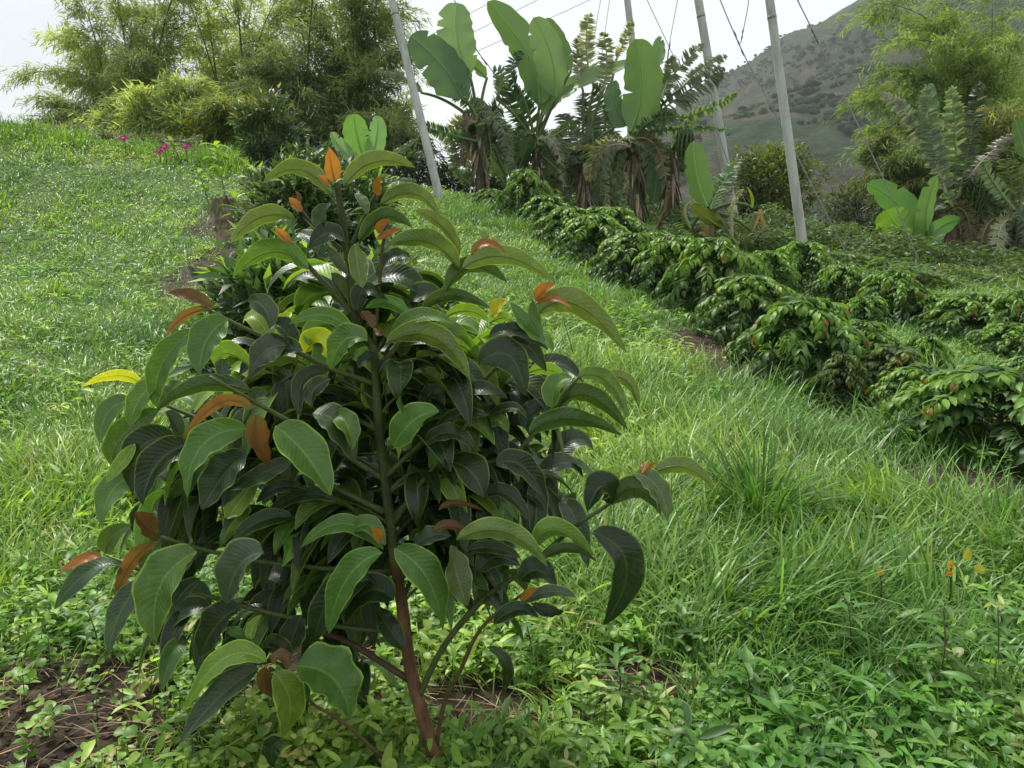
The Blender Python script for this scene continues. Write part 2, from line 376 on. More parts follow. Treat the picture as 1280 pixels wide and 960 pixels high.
b = N_(t, 'Bump', Strength=1.0, Distance=3.0); L(n2.outputs[0], b.inputs['Height']); L(b.outputs[0], p.inputs['Normal']); L(p.outputs[0], o.inputs[0])
tag(mm.build('mountain', m), kind='structure')
sb = MB()
fi = rng.integers(0, nu - 1, 34000); fv = rng.uniform(.05, .99, 34000) * (nv - 1) / 1.35
for a_, b_ in zip(fi, fv):
    p_ = Vt[int(b_), a_]; 
    if mnoise.noise(Vector((p_[0] * .017, p_[1] * .015, 4.4))) + .6 * mnoise.noise(Vector((p_[0] * .06, p_[1] * .05, 1.4))) + random.gauss(0, .22) < .06: continue
    r_ = abs(random.gauss(0, .6)) + .5
    blob(sb, p_ + np.array([random.uniform(-2, 2), 0, r_ * .3]), (r_ * random.uniform(.9, 1.5), r_, r_ * random.uniform(.7, 1.1)), vary((.028, .050, .022), 1, .3)[0], 2, .2)
M_FAR = solid_mat('far_foliage', rough=.95, scale=.6, amt=.4, bump=1, dist=.8, spec=.1)
tag(sb.build('hillside_scrub', M_FAR), 'dark green bushes scattered over the hazy mountainside', 'scrub', kind='stuff')

# ------------------------------------------------------------------ poles and wires
def pole(name_label, pts, r0, r1):
    P = [W(*p) for p in pts]; b = P[0].copy(); b[2] = H(b[0], b[1]) - .3
    d = unit(P[-1] - P[0]); b = P[0] - d * (P[0][2] - b[2]) / max(d[2], .3)
    e = empty('utility_pole', b, name_label, 'utility pole', 'concrete poles')
    mb = MB(); pp = spline([b] + P[1:], 40); tube(mb, pp, np.linspace(r0, r1, 40), (.50, .50, .47), 18, rough=.01)
    mb.build('shaft', M_CONC, e)
    mb = MB(); q = pp[-1]
    for s_ in (-1, 1): tube(mb, [q + [s_ * .1, 0, -.3 - .02 * s_], q + [s_ * .1 + .3 * s_, 0, -.3]], .02, (.2, .2, .2), 6)
    mb.build('bracket', M_WIRE, e)
    for f_ in (.47,):
        i_ = int(f_ * 39); d_ = unit(pp[i_ + 1] - pp[i_]); mb = MB(); rr_ = r0 + (r1 - r0) * i_ / 39 + .004; tube(mb, [pp[i_], pp[i_] + d_ * .05], rr_, (.32, .31, .29), 18); mb.build('steel_band', M_WIRE, e)
    return pp
pole('leaning pale concrete pole at left, tilted towards the bamboo and rising from the grass ridge', [(549, 245, 14), (490, 0, 14.4), (440, -210, 14.8)], .078, .052)
pole('thin concrete pole showing above the ragged banana crowns, second pole from the left', [(818, 290, 22), (787, 25, 22), (768, -150, 22)], .10, .08)
pole('concrete pole passing behind the torn banana leaves, just left of the tallest bare pole', [(922, 300, 18), (873, 0, 18), (838, -210, 18)], .105, .075)
pole('bare concrete pole standing clear against the brown mountain, rightmost of the poles', [(1006, 325, 13), (962, 0, 13), (933, -215, 13)], .083, .052)
def wire(label, pts, r=.007, ins=None, group='wires round the poles', name='guy_wire', cat='wire', sag=0, c=(.25, .25, .26)):
    P = [W(*p) for p in pts]; e = empty(name, P[0], label, cat, group); q = spline(P, 30)
    if sag: q[:, 2] -= sag * np.sin(np.linspace(0, math.pi, 30))
    mb = MB(); tube(mb, q, r, c, 6); mb.build('cable', M_WIRE, e)
    for (i0, i1, k_) in (ins or []):
        a, b_ = W(*i0), W(*i1); mb = MB(); tt = np.linspace(0, 1, 25)
        tube(mb, a + (b_ - a) * tt[:, None], .006 + .008 * (np.sin(tt * math.pi * k_) ** 2), (.09, .09, .095), 8); mb.build('insulator', M_WIRE, e)
GY = 'guy wires of the poles'
wire('guy wire with a dark insulator crossing behind the rightmost pole down to the ground', [(880, -50, 13.4), (926, 60, 13.4), (979, 161, 13.4), (1066, 333, 13.4), (1076, 352, 13.4)], .010, [((917, 38, 13.4), (930, 70, 13.4), 3)], GY, c=(.3, .3, .3))
wire('short steep guy wire meeting the insulator left of the rightmost pole', [(941, -60, 13.4), (936, 0, 13.4), (926, 54, 13.4)], .008, [((929, 36, 13.4), (927, 50, 13.4), 2)], GY)
wire('long guy wire right of the rightmost pole, slanting down in front of the yellow bamboo', [(975, -50, 12.6), (997, 0, 12.6), (1020, 47, 12.6), (1106, 227, 12.6), (1150, 330, 12.6)], .010, [((1014, 36, 12.6), (1023, 54, 12.6), 3)], GY, c=(.3, .3, .3))
wire('lowest guy wire, slanting beside the round yellow-green tree to the coffee row', [(895, 160, 15), (919, 225, 15), (962, 313, 15), (975, 340, 15)], .009, None, GY, c=(.25, .25, .25))
wire('guy wire dropping through the sky onto the tall upright banana leaf', [(790, -45, 17), (809, 0, 17), (832, 49, 17), (850, 88, 17)], .008, None, GY)
wire('dark guy wire with insulators falling behind the upright banana leaf right of the dry crowns', [(858, -50, 17), (847, 0, 17), (836, 60, 17), (831, 100, 17)], .008, [((838, 52, 17), (832, 88, 17), 3)], GY)
wire('steep wire left of the second pole, nearer to the dry banana crowns', [(766, -60, 21), (751, 0, 21), (744, 40, 21), (738, 80, 21)], .008, None, GY)
wire('steep wire closest to the second pole on its left side', [(770, -60, 21.5), (762, 0, 21.5), (755, 49, 21.5), (751, 85, 21.5)], .008, None, GY)
wire('dark strain wire with insulators between the whole banana leaves', [(560, -20, 17), (590, 52, 17), (612, 84, 17), (640, 122, 17)], .009, [((593, 58, 17), (609, 82, 17), 4)], GY, c=(.05, .05, .05))
PW = 'power lines over the bananas'
wire('power line crossing the sky behind the banana leaves, uppermost of the three', [(460, 87, 34), (591, 15, 34), (660, -23, 34)], .012, None, PW, 'power_line', 'power line')
wire('power line crossing the sky behind the banana leaves, middle one of the three', [(440, 118, 34), (594, 39, 34), (740, -34, 34)], .012, None, PW, 'power_line', 'power line')
wire('power line crossing the sky behind the banana leaves, lowest of the three', [(430, 140, 34), (601, 62, 34), (737, 0, 34), (800, -30, 34)], .012, None, PW, 'power_line', 'power line')

# ------------------------------------------------------------------ bamboo
def bamboo(label, base_px, Y, tips, cols, nl=1, seed=0, culm_c=(.10, .12, .04), leafL=.22, spread=.9, lowfol=.25, dens=1.0, spray=.75):
    r_ = np.random.default_rng(seed); b0 = G(base_px, Y); e = empty('bamboo_clump', b0, label, 'bamboo', 'bamboo clumps round the field')
    fol = MB()
    for k, (tx, ty, bow) in enumerate(tips):
        Yt = Y + r_.uniform(-1, 1) * spread * 2.2; tip = W(tx, ty, Yt)
        bs = b0 + np.array([r_.normal(0, .5), r_.normal(0, .5), -.1])
        mid = (bs + tip) / 2 + np.array([-(tip[0] - bs[0]) * bow, 0, (tip[2] - bs[2]) * bow * .9 + .15 * abs(tip[0] - bs[0])])
        c = through(bs, mid, tip, 34); mb = MB(); tube(mb, c, np.linspace(.045, .008, 34), culm_c, 7); mb.build('culm', M_STEM, e)
        n_ = int(62 * dens); ts = r_.uniform(lowfol, 1, n_) ** .8
        idx = ts * 33; i0 = idx.astype(int).clip(0, 32); p = c[i0] + (c[i0 + 1] - c[i0]) * (idx - i0)[:, None]
        az = r_.uniform(0, 2 * math.pi, n_); ln = r_.uniform(.35, 1.1, n_) * spray * 1.4
        d = np.stack([np.cos(az), np.sin(az), r_.uniform(-.15, .6, n_)], 1)
        tw = c[i0 + 1] - c[i0]; d = unit(d + unit(tw) * .55)
        cc0 = cols[k % len(cols)]
        for q in range(n_):
            m_ = 34; tt = r_.uniform(.15, 1, m_)
            drop = np.array([0, 0, -1.0]) * (ln[q] * .5 * tt ** 2)[:, None]
            lp = p[q] + d[q] * (ln[q] * tt)[:, None] + drop + r_.normal(0, .075, (m_, 3))
            T = unit(d[q] + r_.normal(0, .55, (m_, 3)) + np.array([0, 0, -.75]) * tt[:, None])
            nn = unit(np.array([0, 0, 1]) + r_.normal(0, .45, (m_, 3)))
            sh = 1 + r_.normal(0, .16)
            cl = (np.array(cc0) * sh)[None] * (1 + r_.normal(0, .16, (m_, 1)))
            leaf_batch(fol, lp, T, nn, r_.uniform(.7, 1.25, m_) * leafL, leafL * .16, .5, cl.clip(.005, .9), 2, 2, 0, 'blade')
    fol.build('foliage', M_BAMBOO, e); return e
ga, gb, gc = (.27, .34, .14), (.35, .41, .15), (.21, .27, .115)
gy = (.17, .24, .075); gd = (.13, .17, .07)
bamboo('tall feathery bamboo at the far left, arching over the ridge into white sky', 175, 24,
       [(20, 95, .22), (60, 125, .22), (75, 45, .2), (110, 70, .2), (100, 0, .15), (140, -40, .12), (175, 10, .1), (200, -70, .1), (230, 40, .1), (150, 95, .2), (45, 150, .25), (90, 100, .22), (215, -20, .1), (250, -60, .1), (20, 165, .25), (120, 130, .2), (175, 70, .15), (200, 100, .15)],
       [ga, gc, gb], seed=1)
bamboo('tall light bamboo clump rising out of the frame behind the low yellow bamboo', 300, 25,
       [(250, -40, .1), (290, -90, .1), (330, -60, .1), (270, 20, .1), (360, -20, .1), (310, 40, .1), (240, 60, .12), (350, 60, .12), (280, 90, .12), (395, 20, .12), (330, 100, .1), (230, -10, .1), (410, -60, .1), (255, 110, .1)],
       [gb, ga, gb], seed=2, dens=.9)
bamboo('dark dense bamboo clump with upright culms beside the leftmost pole', 440, 22,
       [(400, -60, .1), (430, -100, .1), (470, -60, .1), (500, 10, .12), (420, 20, .1), (450, 60, .1), (490, 80, .1), (385, 60, .12), (370, 0, .12), (520, 60, .15), (410, 110, .1), (470, 120, .1), (505, 130, .1), (440, -20, .1), (395, 140, .1), (480, 20, .1)],
       [gc, ga, gd], seed=3, dens=1.15, culm_c=(.09, .12, .035))
bamboo('low yellow-green bamboo mound on the ridge above the pink flowers', 205, 19,
       [(150, 130, .3), (180, 120, .25), (220, 110, .2), (250, 105, .2), (200, 145, .25), (170, 160, .3), (235, 140, .2), (120, 150, .3)],
       [gy, gb], seed=4, spread=.4, lowfol=.3, dens=.9, leafL=.2, spray=.5)
bamboo('mid-height shaded bamboo filling the gap behind the dark glossy shrub', 350, 21,
       [(300, 110, .2), (325, 80, .2), (350, 60, .15), (375, 90, .15), (395, 120, .15), (340, 130, .2), (370, 140, .2), (315, 150, .2), (400, 160, .2), (290, 165, .2)],
       [gc, gd], seed=15, spread=.4, dens=1.0, leafL=.2, spray=.6)
bamboo('low bright bamboo mound in front of the tall light clump', 275, 18,
       [(230, 150, .3), (250, 140, .25), (275, 132, .2), (300, 150, .25), (290, 165, .25), (260, 165, .25), (235, 175, .3)],
       [gy, (.15, .175, .035)], seed=5, spread=.35, lowfol=.3, dens=.9, leafL=.2, spray=.45)
bamboo('grey-green bamboo thicket low beside the foot of the leftmost pole', 480, 20,
       [(440, 150, .2), (470, 160, .2), (500, 150, .2), (520, 175, .2), (455, 185, .2), (535, 190, .2), (490, 190, .2)],
       [gc, (.12, .14, .07)], seed=6, spread=.4, dens=.8, spray=.5)
yl, ym = (.19, .27, .075), (.14, .21, .065)
bamboo('tall yellow-green bamboo at the right edge, plumes leaning towards the mountain', 1230, 24,
       [(1070, 20, .2), (1090, 5, .2), (1120, 50, .2), (1075, 115, .2), (1065, 130, .22), (1150, 30, .15), (1180, 0, .1), (1215, 60, .1), (1240, -20, .1), (1270, 40, .1), (1105, 90, .2), (1140, 90, .15), (1180, 80, .12), (1220, 110, .1), (1265, 100, .1), (1090, 160, .2), (1130, 150, .2), (1300, 0, .1), (1300, 90, .1), (1190, 20, .1), (1160, 130, .12)],
       [yl, ym, yl], seed=7, dens=1.0)
bamboo('lower golden bamboo in the right background between the banana crown and the frame edge', 1270, 21,
       [(1200, 150, .2), (1240, 140, .2), (1270, 130, .1), (1290, 160, .1), (1225, 185, .2), (1260, 190, .1), (1300, 200, .1), (1180, 190, .2)],
       [(.20, .24, .07), (.18, .19, .07), ym], seed=8, dens=.9)
bamboo('pale spiky bamboo sprays above the young banana at right', 1160, 20,
       [(1085, 190, .2), (1100, 175, .2), (1120, 200, .2), (1080, 225, .2), (1140, 180, .2), (1110, 235, .2), (1150, 210, .2)],
       [ym, (.12, .15, .05)], seed=9, spread=.4, dens=.9, spray=.5)

# ------------------------------------------------------------------ broadleaf trees and shrubs
def crown_tree(label, px, Y, top_py, wpx, cols, name='broadleaf_tree', cat='tree', group=None, ncl=60, nl=60, LL=.16, LW=.07, trunk=True, seed=0, low=.2, tipcol=None, flat=1.0):
    r_ = np.random.default_rng(seed + 100); b0 = G(px, Y); top = W(px, top_py, Y)[2]; hgt = top - b0[2]; wr = wpx * PX(Y) / 2
    e = empty(name, b0, label, cat, group)
    zc = b0[2] + hgt * (low + (1 - low) / 2); rz = hgt * (1 - low) / 2
    d = unit(r_.normal(0, 1, (ncl, 3))); rr = r_.uniform(.35, 1, (ncl, 1)) ** .6
    cen = np.array([b0[0], b0[1], zc]) + d * rr * np.array([wr, wr * .9, rz]) * (1 + r_.normal(0, .07, (ncl, 1))) * .88
    mb = MB(); tr = max(.02, hgt * .02)
    fork = b0 + np.array([0, 0, hgt * low * 1.1 + .05])
    tube(mb, spline([b0 - [0, 0, .1], (b0 + fork) / 2 + [tr, 0, 0], fork, [b0[0], b0[1], zc]], 14), np.linspace(tr * 1.4, tr * .6, 14), (.10, .085, .06), 8, rough=.1)
    mb.build('trunk', M_BARK, e)
    mb = MB()
    for c_ in cen[::3]: tube(mb, through(fork, (fork + c_) / 2 + [0, 0, rz * .12], c_, 9), np.linspace(tr * .6, .006, 9), (.09, .08, .05), 5)
    mb.build('branches', M_BARK, e)
    fol = MB(); cr_ = (wr + rz) / 2 * .30
    for k in range(ncl):
        p = cen[k] + unit(r_.normal(0, 1, (nl, 3))) * (r_.uniform(.2, 1, (nl, 1)) ** .5) * cr_ * np.array([1.15, 1.15, .75])
        outd = unit(p - np.array([b0[0], b0[1], zc - rz * .4])); T = unit(outd + r_.normal(0, .6, (nl, 3)) + [0, 0, -.15])
        N = unit(np.array([0, 0, 1.]) + outd * .5 + r_.normal(0, .35, (nl, 3)))
        bc = np.array(cols[r_.integers(len(cols))]) * (1 + r_.normal(0, .12)); cl = np.tile(bc, (nl, 1)) * (1 + r_.normal(0, .2, (nl, 1)))
        if tipcol is not None:
            hi = (p[:, 2] > cen[k][2] + cr_ * .35) & (r_.uniform(0, 1, nl) < .5) & (cen[k][2] > zc); cl[hi] = np.array(tipcol) * (1 + r_.normal(0, .2, (hi.sum(), 1)))
        leaf_batch(fol, p, T, N, r_.uniform(.7, 1.3, nl) * LL, LW, .6, cl.clip(.004, .9), 2, 3, .25, 'leaf')
    fol.build('foliage', M_TREE, e); return e
crown_tree('rounded dense yellow-green tree between the two rightmost poles', 960, 21, 180, 128, [(.10, .13, .025), (.07, .10, .022), (.13, .16, .03)], ncl=110, nl=70, seed=1, low=.05, LL=.17, LW=.08)
crown_tree('dark glossy shrub with orange shoots below the tall bamboo', 343, 13, 112, 78, [(.045, .085, .035), (.065, .11, .04)], 'tall_shrub', 'shrub', ncl=55, nl=55, seed=2, tipcol=(.25, .20, .07), LL=.14, LW=.05, low=.1)
crown_tree('dark broad tree under the yellow bamboo, left of the young banana', 1075, 22, 225, 120, [(.035, .055, .026), (.055, .075, .03), (.07, .06, .04)], ncl=80, nl=60, seed=3, low=.1)
crown_tree('dark green tree behind the fruiting banana at right', 1215, 24, 190, 150, [(.05, .08, .028), (.035, .06, .024)], ncl=90, nl=55, seed=4, low=.1)
crown_tree('brownish tree behind the ragged banana at the right edge', 1290, 22, 200, 120, [(.10, .09, .035), (.07, .08, .03)], ncl=70, nl=55, seed=5, low=.1)
EG = 'low bushes behind the coffee rows'
bl = [(650, 20, 195, 90, 'dim bush behind the pointed banana leaves'), (800, 20.5, 195, 90, 'dim bush behind the upright whole banana leaf'), (735, 20, 190, 80, 'dim bush right behind the ragged dry banana'), (1110, 20, 262, 110, 'dense dark bush below the spiky bamboo sprays'), (1170, 20.5, 250, 110, 'dense dark bush behind the young banana leaves'), (1235, 20.5, 245, 110, 'dense dark bush behind the ragged leaves near the right edge'), (1055, 16, 318, 90, 'bush left of the spot where the long guy wire lands'), (1130, 15, 345, 70, 'bush on the lawn left of the young banana stem'), (1200, 18, 345, 80, 'dark bush at the base of the mature banana'), (1085, 13.5, 330, 60, 'bush where the long guy wire meets the ground'), (1245, 14.5, 352, 70, 'leafy bush above the bronze-topped coffee bushes'), (1010, 24, 285, 90, 'mid green bush just left of the foot of the rightmost pole'), (1060, 19, 300, 90, 'low leafy bush under the dark broad tree'), (1105, 18, 322, 70, 'low green bush at the left foot of the young banana'),
      (1235, 20, 305, 80, 'low dark bush right of the fruiting banana trunk'), (1275, 19, 320, 70, 'low dark bush at the right frame edge below the ragged banana'), (905, 22, 250, 90, 'dark bush behind the half-dead banana'),
      (845, 21, 262, 60, 'dark bush between the banana trunks and the half-dead banana'), (760, 23, 222, 90, 'dim bush behind the dry banana trunks'), (700, 23, 205, 80, 'grey-green bush between the two left banana groups'), (560, 19, 205, 60, 'small pale bush at the right of the leftmost pole'),
      (600, 20, 190, 70, 'dark bush behind the stem of the leftmost large banana'), (505, 17, 190, 80, 'grassy bush left of the foot of the leftmost pole'), (420, 17, 180, 90, 'green bush in front of the dark upright bamboo'), (1150, 26, 270, 120, 'deep green bush far behind the young banana'), (980, 27, 262, 100, 'hazy bush between the rightmost pole and the round tree'),
      (925, 18, 290, 60, 'small dark bush behind the dry drooping banana leaves')]
for i, (px, Y, tp, wp, lb) in enumerate(bl):
    crown_tree(lb, px, Y, tp, wp, [(.04, .07, .026), (.06, .095, .03), (.035, .06, .03)], 'low_bush', 'bush', EG, ncl=34, nl=50, seed=20 + i, low=.0, LL=.17, LW=.06)
bl2 = [(20, 16, 158, 70, 'leafy weed clump at the far left end of the grass ridge'), (85, 15.5, 160, 80, 'weed clump on the ridge below the left bamboo'), (150, 15, 172, 70, 'weed clump left of the pink flowers'),
       (185, 15.2, 176, 50, 'green weed clump behind the left pink flower'), (245, 15, 190, 60, 'weed clump just right of the pink flowers'), (225, 16, 170, 60, 'brownish weed clump behind the pink flowers')]
for i, (px, Y, tp, wp, lb) in enumerate(bl2):
    crown_tree(lb, px, Y, tp, wp, [(.09, .14, .05), (.12, .17, .06), (.15, .13, .07)], 'weed_clump', 'weeds', 'weed clumps along the ridge', ncl=26, nl=45, seed=50 + i, low=.0, LL=.16, LW=.035)

mbu = MB(); n_ = 90000; px_ = rng.uniform(690, 1420, n_); Yv = np.where(px_ > 1040, rng.uniform(11.3, 24, n_), rng.uniform(13.5, 24, n_)); xx = (px_ - 640) / 960 * Yv; zz = H(xx, Yv)
dn = np.array([mnoise.noise(Vector((a * .9, b * .7, 1.))) for a, b in zip(xx, Yv)]); hh = (.24 + 1.0 * dn.clip(-.3, .8)) * np.clip((Yv - 11) / 5, .3, 1.2); k = (dn > -.32) & ((px_ > 830) | (Yv > 17.5)); xx, Yv, zz, hh = xx[k], Yv[k], zz[k], hh[k].clip(.05, 1.3); n_ = len(xx)
az = rng.uniform(0, 6.28, n_); T = np.stack([np.cos(az), np.sin(az), rng.uniform(-.4, .8, n_)], 1)
leaf_batch(mbu, np.stack([xx, Yv, zz + hh * rng.uniform(.1, 1, n_) ** .6], 1), T, unit(np.array([0, 0, 1.]) + rng.normal(0, .4, (n_, 3))), rng.uniform(.10, .24, n_), rng.uniform(.03, .08, n_), rng.uniform(.2, 1.4, n_), vary((.075, .125, .036), n_, .45, .16), 2, 3, .25, 'leaf')
tag(mbu.build('undergrowth', M_TREE), 'tangled low undergrowth below the bananas and background trees', 'undergrowth', kind='stuff')
# ------------------------------------------------------------------ banana plants
def ban_leaf(e, pts, wpx, c, Y, torn=0, fold=.25, jit=.5, hang=0, name='leaf', label=None, seed=0, roll=35):
    r_ = np.random.default_rng(seed); dY = r_.uniform(-jit, jit)
    B = W(*pts[0], Y); M = W(*pts[1], Y + dY * .5); E = W(*pts[2], Y + dY); E = E + [0, 0, 0]
    n = 40; c_ = through(B, M, E, n); t = unit(np.gradient(c_, axis=0)); view = unit(CAM - c_)
    side = unit(np.cross(t, view)); nrm = np.cross(side, t)
    if np.mean(nrm[:, 2]) < 0: pass
    ro = math.radians(roll) * (1 if r_.uniform() < .5 else -1)
    s2 = side * math.cos(ro) + np.cross(t, side) * math.sin(ro); n2 = np.cross(t, s2)
    if np.mean(n2[:, 2]) < 0: s2, n2 = -s2, -n2
    hw = wpx * PX(Y) / 2 * (1.0 if not torn else .92)
    v = np.linspace(0, 1, n); prof = np.clip(np.minimum((v / .22), 1) ** .7, 0, 1) * np.sqrt(np.clip(1 - ((v - .35).clip(0) / .65) ** 3.2, 0, 1))
    prof[v < .05] *= v[v < .05] / .05
    mb = MB(); col_ = np.array(c, float)
    if not torn:
        nac = 9; u = np.linspace(-1, 1, nac)
        rip = 1 + .03 * np.sin(v * 40 + r_.uniform(0, 6))[:, None] * np.abs(u)[None]
        for _ in range(r_.integers(1, 5)):                      # tears along the veins
            row = r_.integers(7, n - 5); half = (u < 0) if r_.integers(2) else (u > 0); dp_ = r_.uniform(.35, .8); rip[row, half] *= dp_; rip[row + 1, half] *= r_.uniform(.85, 1.)
        w_ = prof[:, None] * hw * u[None] * rip
        wave = np.sin(v * 23 + r_.uniform(0, 6))[:, None] * (np.abs(u) ** 2) * hw * .07 * prof[:, None]
        V = c_[:, None] + w_[..., None] * s2[:, None] + (np.abs(w_) * fold + wave - hang * w_ ** 2 / max(hw, .01))[..., None] * n2[:, None]
        ii = np.arange(n - 1)[:, None] * nac + np.arange(nac - 1)[None]
        F = np.stack([ii, ii + 1, ii + nac + 1, ii + nac], -1).reshape(-1, 4)
        keep = np.ones(len(F), bool)
        uv = np.stack(np.broadcast_arrays(((u + 1) / 2)[None], v[:, None]), -1).reshape(-1, 2)
        mb.add(V, F[keep], np.tile(col_, (n * nac, 1)), uv)
    else:
        k = int(30 + 16 * torn); 
        for sgn in (-1, 1):
            vv_ = np.sort(r_.uniform(.06, .99, k)); idx = (vv_ * (n - 1)).astype(int)
            Lf = np.interp(vv_, v, prof) * hw * r_.uniform(.75, 1.12, k) * 1.1
            T = unit(s2[idx] * sgn + t[idx] * r_.uniform(.25, .42, (k, 1)) + n2[idx] * fold + np.array([0, 0, -1]) * r_.uniform(.0, .5, (k, 1)) * (.4 + hang))
            N = unit(n2[idx] + r_.normal(0, .22, (k, 3)))
            step = np.linalg.norm(c_[-1] - c_[0]) / k
            leaf_batch(mb, c_[idx], T, N, Lf, step * r_.uniform(1.6, 3.1, k), r_.uniform(.1, .9, k) + hang * .6, vary(col_, k, .15, .05), 5, 3, .3, 'blade')
    rc = np.tile(col_ * 1.5 + [.05, .06, .02], (n, 1)).clip(0, .6)
    tube(mb, c_ - n2 * .008, np.linspace(.028, .006, n), rc, 6)
    o = mb.build(name, M_BANANA, e)
    if label: o['label'] = label
    return B
def banana(label, px, Y, base_py, top, leaves, trunk_r=.13, trunk_c=(.20, .12, .07), bunch=None, cat='banana plant', seed=0, petiole=True, extra_trunks=()):
    b0 = G(px, Y); e = empty('banana_plant', b0, label, cat, 'banana plants'); tp = W(*top, Y)
    mb = MB(); pts = spline([b0 - [0, 0, .15], (b0 + tp) / 2 + [.03, 0, 0], tp], 22)
    cs = np.array([np.array(trunk_c) * (1 - f) + np.array([.10, .13, .045]) * f for f in np.linspace(0, 1, 22) ** 1.5])
    tube(mb, pts, np.linspace(trunk_r, trunk_r * .5, 22), cs, 14, rough=.07)
    mb.build('trunk', M_SHEATH, e)
    if trunk_r > .09:
        mb = MB(); k = 46; r_ = np.random.default_rng(seed + 9); q = pts[r_.integers(3, 21, k)]; az = r_.uniform(0, 6.28, k)
        d = np.stack([np.cos(az), np.sin(az), np.zeros(k)], 1)
        leaf_batch(mb, q + d * trunk_r * .8, unit(d * .35 + [0, 0, -1.]), d, r_.uniform(.25, .7, k), r_.uniform(.04, .11, k), r_.uniform(-.5, .6, k), vary((.25, .19, .125), k, .4, .08), 4, 3, .5, 'blade')
        mb.build('dry_sheath', M_SHEATH, e)
    if trunk_r > .105:
        q_ = np.random.default_rng(seed + 70)
        for i in range(15):
            tx, ty = top[0] + q_.normal(0, 6), top[1] + q_.uniform(-8, 10); sx = q_.choice([-1, 1]) * q_.uniform(12, 40); ln_ = q_.uniform(35, 75)
            leaves = leaves + [(((tx, ty), (tx + sx * .8, ty + ln_ * .25 - 8), (tx + sx * 1.15, ty + ln_)), q_.uniform(18, 34), [td_, td_, dry, (.17, .14, .09)][q_.integers(4)], 1.6, dict(hang=.7))]
    for i, lf in enumerate(leaves):
        pts_, wpx, c, torn = lf[:4]; kw = lf[4] if len(lf) > 4 else {}
        B = ban_leaf(e, pts_, wpx, c, Y + random.uniform(-.35, .35), torn, seed=seed * 37 + i, **kw)
        if petiole and np.linalg.norm(B - tp) > .12:
            mb = MB(); tube(mb, through(tp - [0, 0, .1], (tp + B) / 2 + [0, 0, .06], B, 10), np.linspace(.035, .026, 10), (.13, .17, .06), 7); mb.build('petiole', M_STEM, e)
    if bunch:
        (cx, cy_), (bw, bh) = bunch; c0 = W(cx, cy_, Y - .25); mb = MB(); r_ = np.random.default_rng(seed + 3)
        a = W(cx, cy_ - bh / 2 - 8, Y - .2); bb = W(cx, cy_ + bh / 2, Y - .25)
        tube(mb, through(tp, (tp + a) / 2 + [0, -.05, .1], a, 8), .03, (.08, .10, .04), 6); tube(mb, [a, bb], .03, (.05, .07, .03), 6); mb.build('bunch_stalk', M_STEM, e)
        rows = 8; mb = MB()
        for j in range(rows):
            f = (j + .5) / rows; cz = a + (bb - a) * f; rad = bw * PX(Y) / 2 * (.6 + .5 * math.sin(math.pi * min(1, f * 1.2 + .1))); nf = 13
            for q in range(nf):
                az = 2 * math.pi * q / nf + j * .4; d = np.array([math.cos(az), math.sin(az), 0])
                p0 = cz + d * .03; p1 = cz + d * rad * .8 + [0, 0, -.01]; p2 = cz + d * rad + [0, 0, .12]
                tube(mb, through(p0, p1, p2, 6), [.012, .022, .026, .026, .02, .008], vary((.055, .10, .022), 1, .2)[0], 6)
        mb.build('banana_bunch', M_STEM, e)
    return e
def C2(x, y): return (440 + x / 2.667, y / 2.667)
def C3(x, y): return (840 + x / 2.667, y / 2.667)
def Lf(C, *a):
    x1, y1, x2, y2, x3, y3, w_, c, torn = a[:9]; kw = a[9] if len(a) > 9 else {}
    return ((C(x1, y1), C(x2, y2), C(x3, y3)), w_ / 2.667, c, torn, kw)
bg_, bd_, bp_ = (.125, .215, .08), (.055, .11, .045), (.16, .25, .11)
tg, td_, dry, tan = (.15, .21, .10), (.09, .14, .07), (.25, .26, .17), (.32, .23, .14)
banana('leftmost large banana plant with broad whole leaves beside the leftmost pole', 601, 16, 250, C2(420, 400),
   [Lf(C2, 395, 260, 350, 130, 348, 8, 122, bp_, 0, dict(roll=15)), Lf(C2, 370, 335, 300, 220, 195, 118, 135, bd_, 0, dict(roll=20, hang=.3)), Lf(C2, 450, 260, 400, 215, 330, 160, 55, bp_, 0, dict(roll=50)),
    Lf(C2, 515, 590, 470, 525, 405, 498, 100, bg_, 0, dict(roll=15)), Lf(C2, 410, 400, 350, 470, 285, 425, 75, td_, 1), Lf(C2, 430, 490, 440, 400, 400, 330, 70, bd_, 0), Lf(C2, 235, 310, 160, 250, 72, 240, 45, tg, 1, dict(hang=.4)),
    Lf(C2, 545, 585, 570, 520, 592, 455, 75, bd_, 0), Lf(C2, 420, 400, 380, 330, 320, 310, 80, td_, 1), Lf(C2, 440, 400, 500, 330, 500, 250, 90, td_, 1.2), Lf(C2, 420, 470, 300, 440, 240, 420, 60, td_, 1), Lf(C2, 400, 620, 350, 560, 330, 480, 60, td_, 1)], .14, (.12, .10, .07), seed=1)
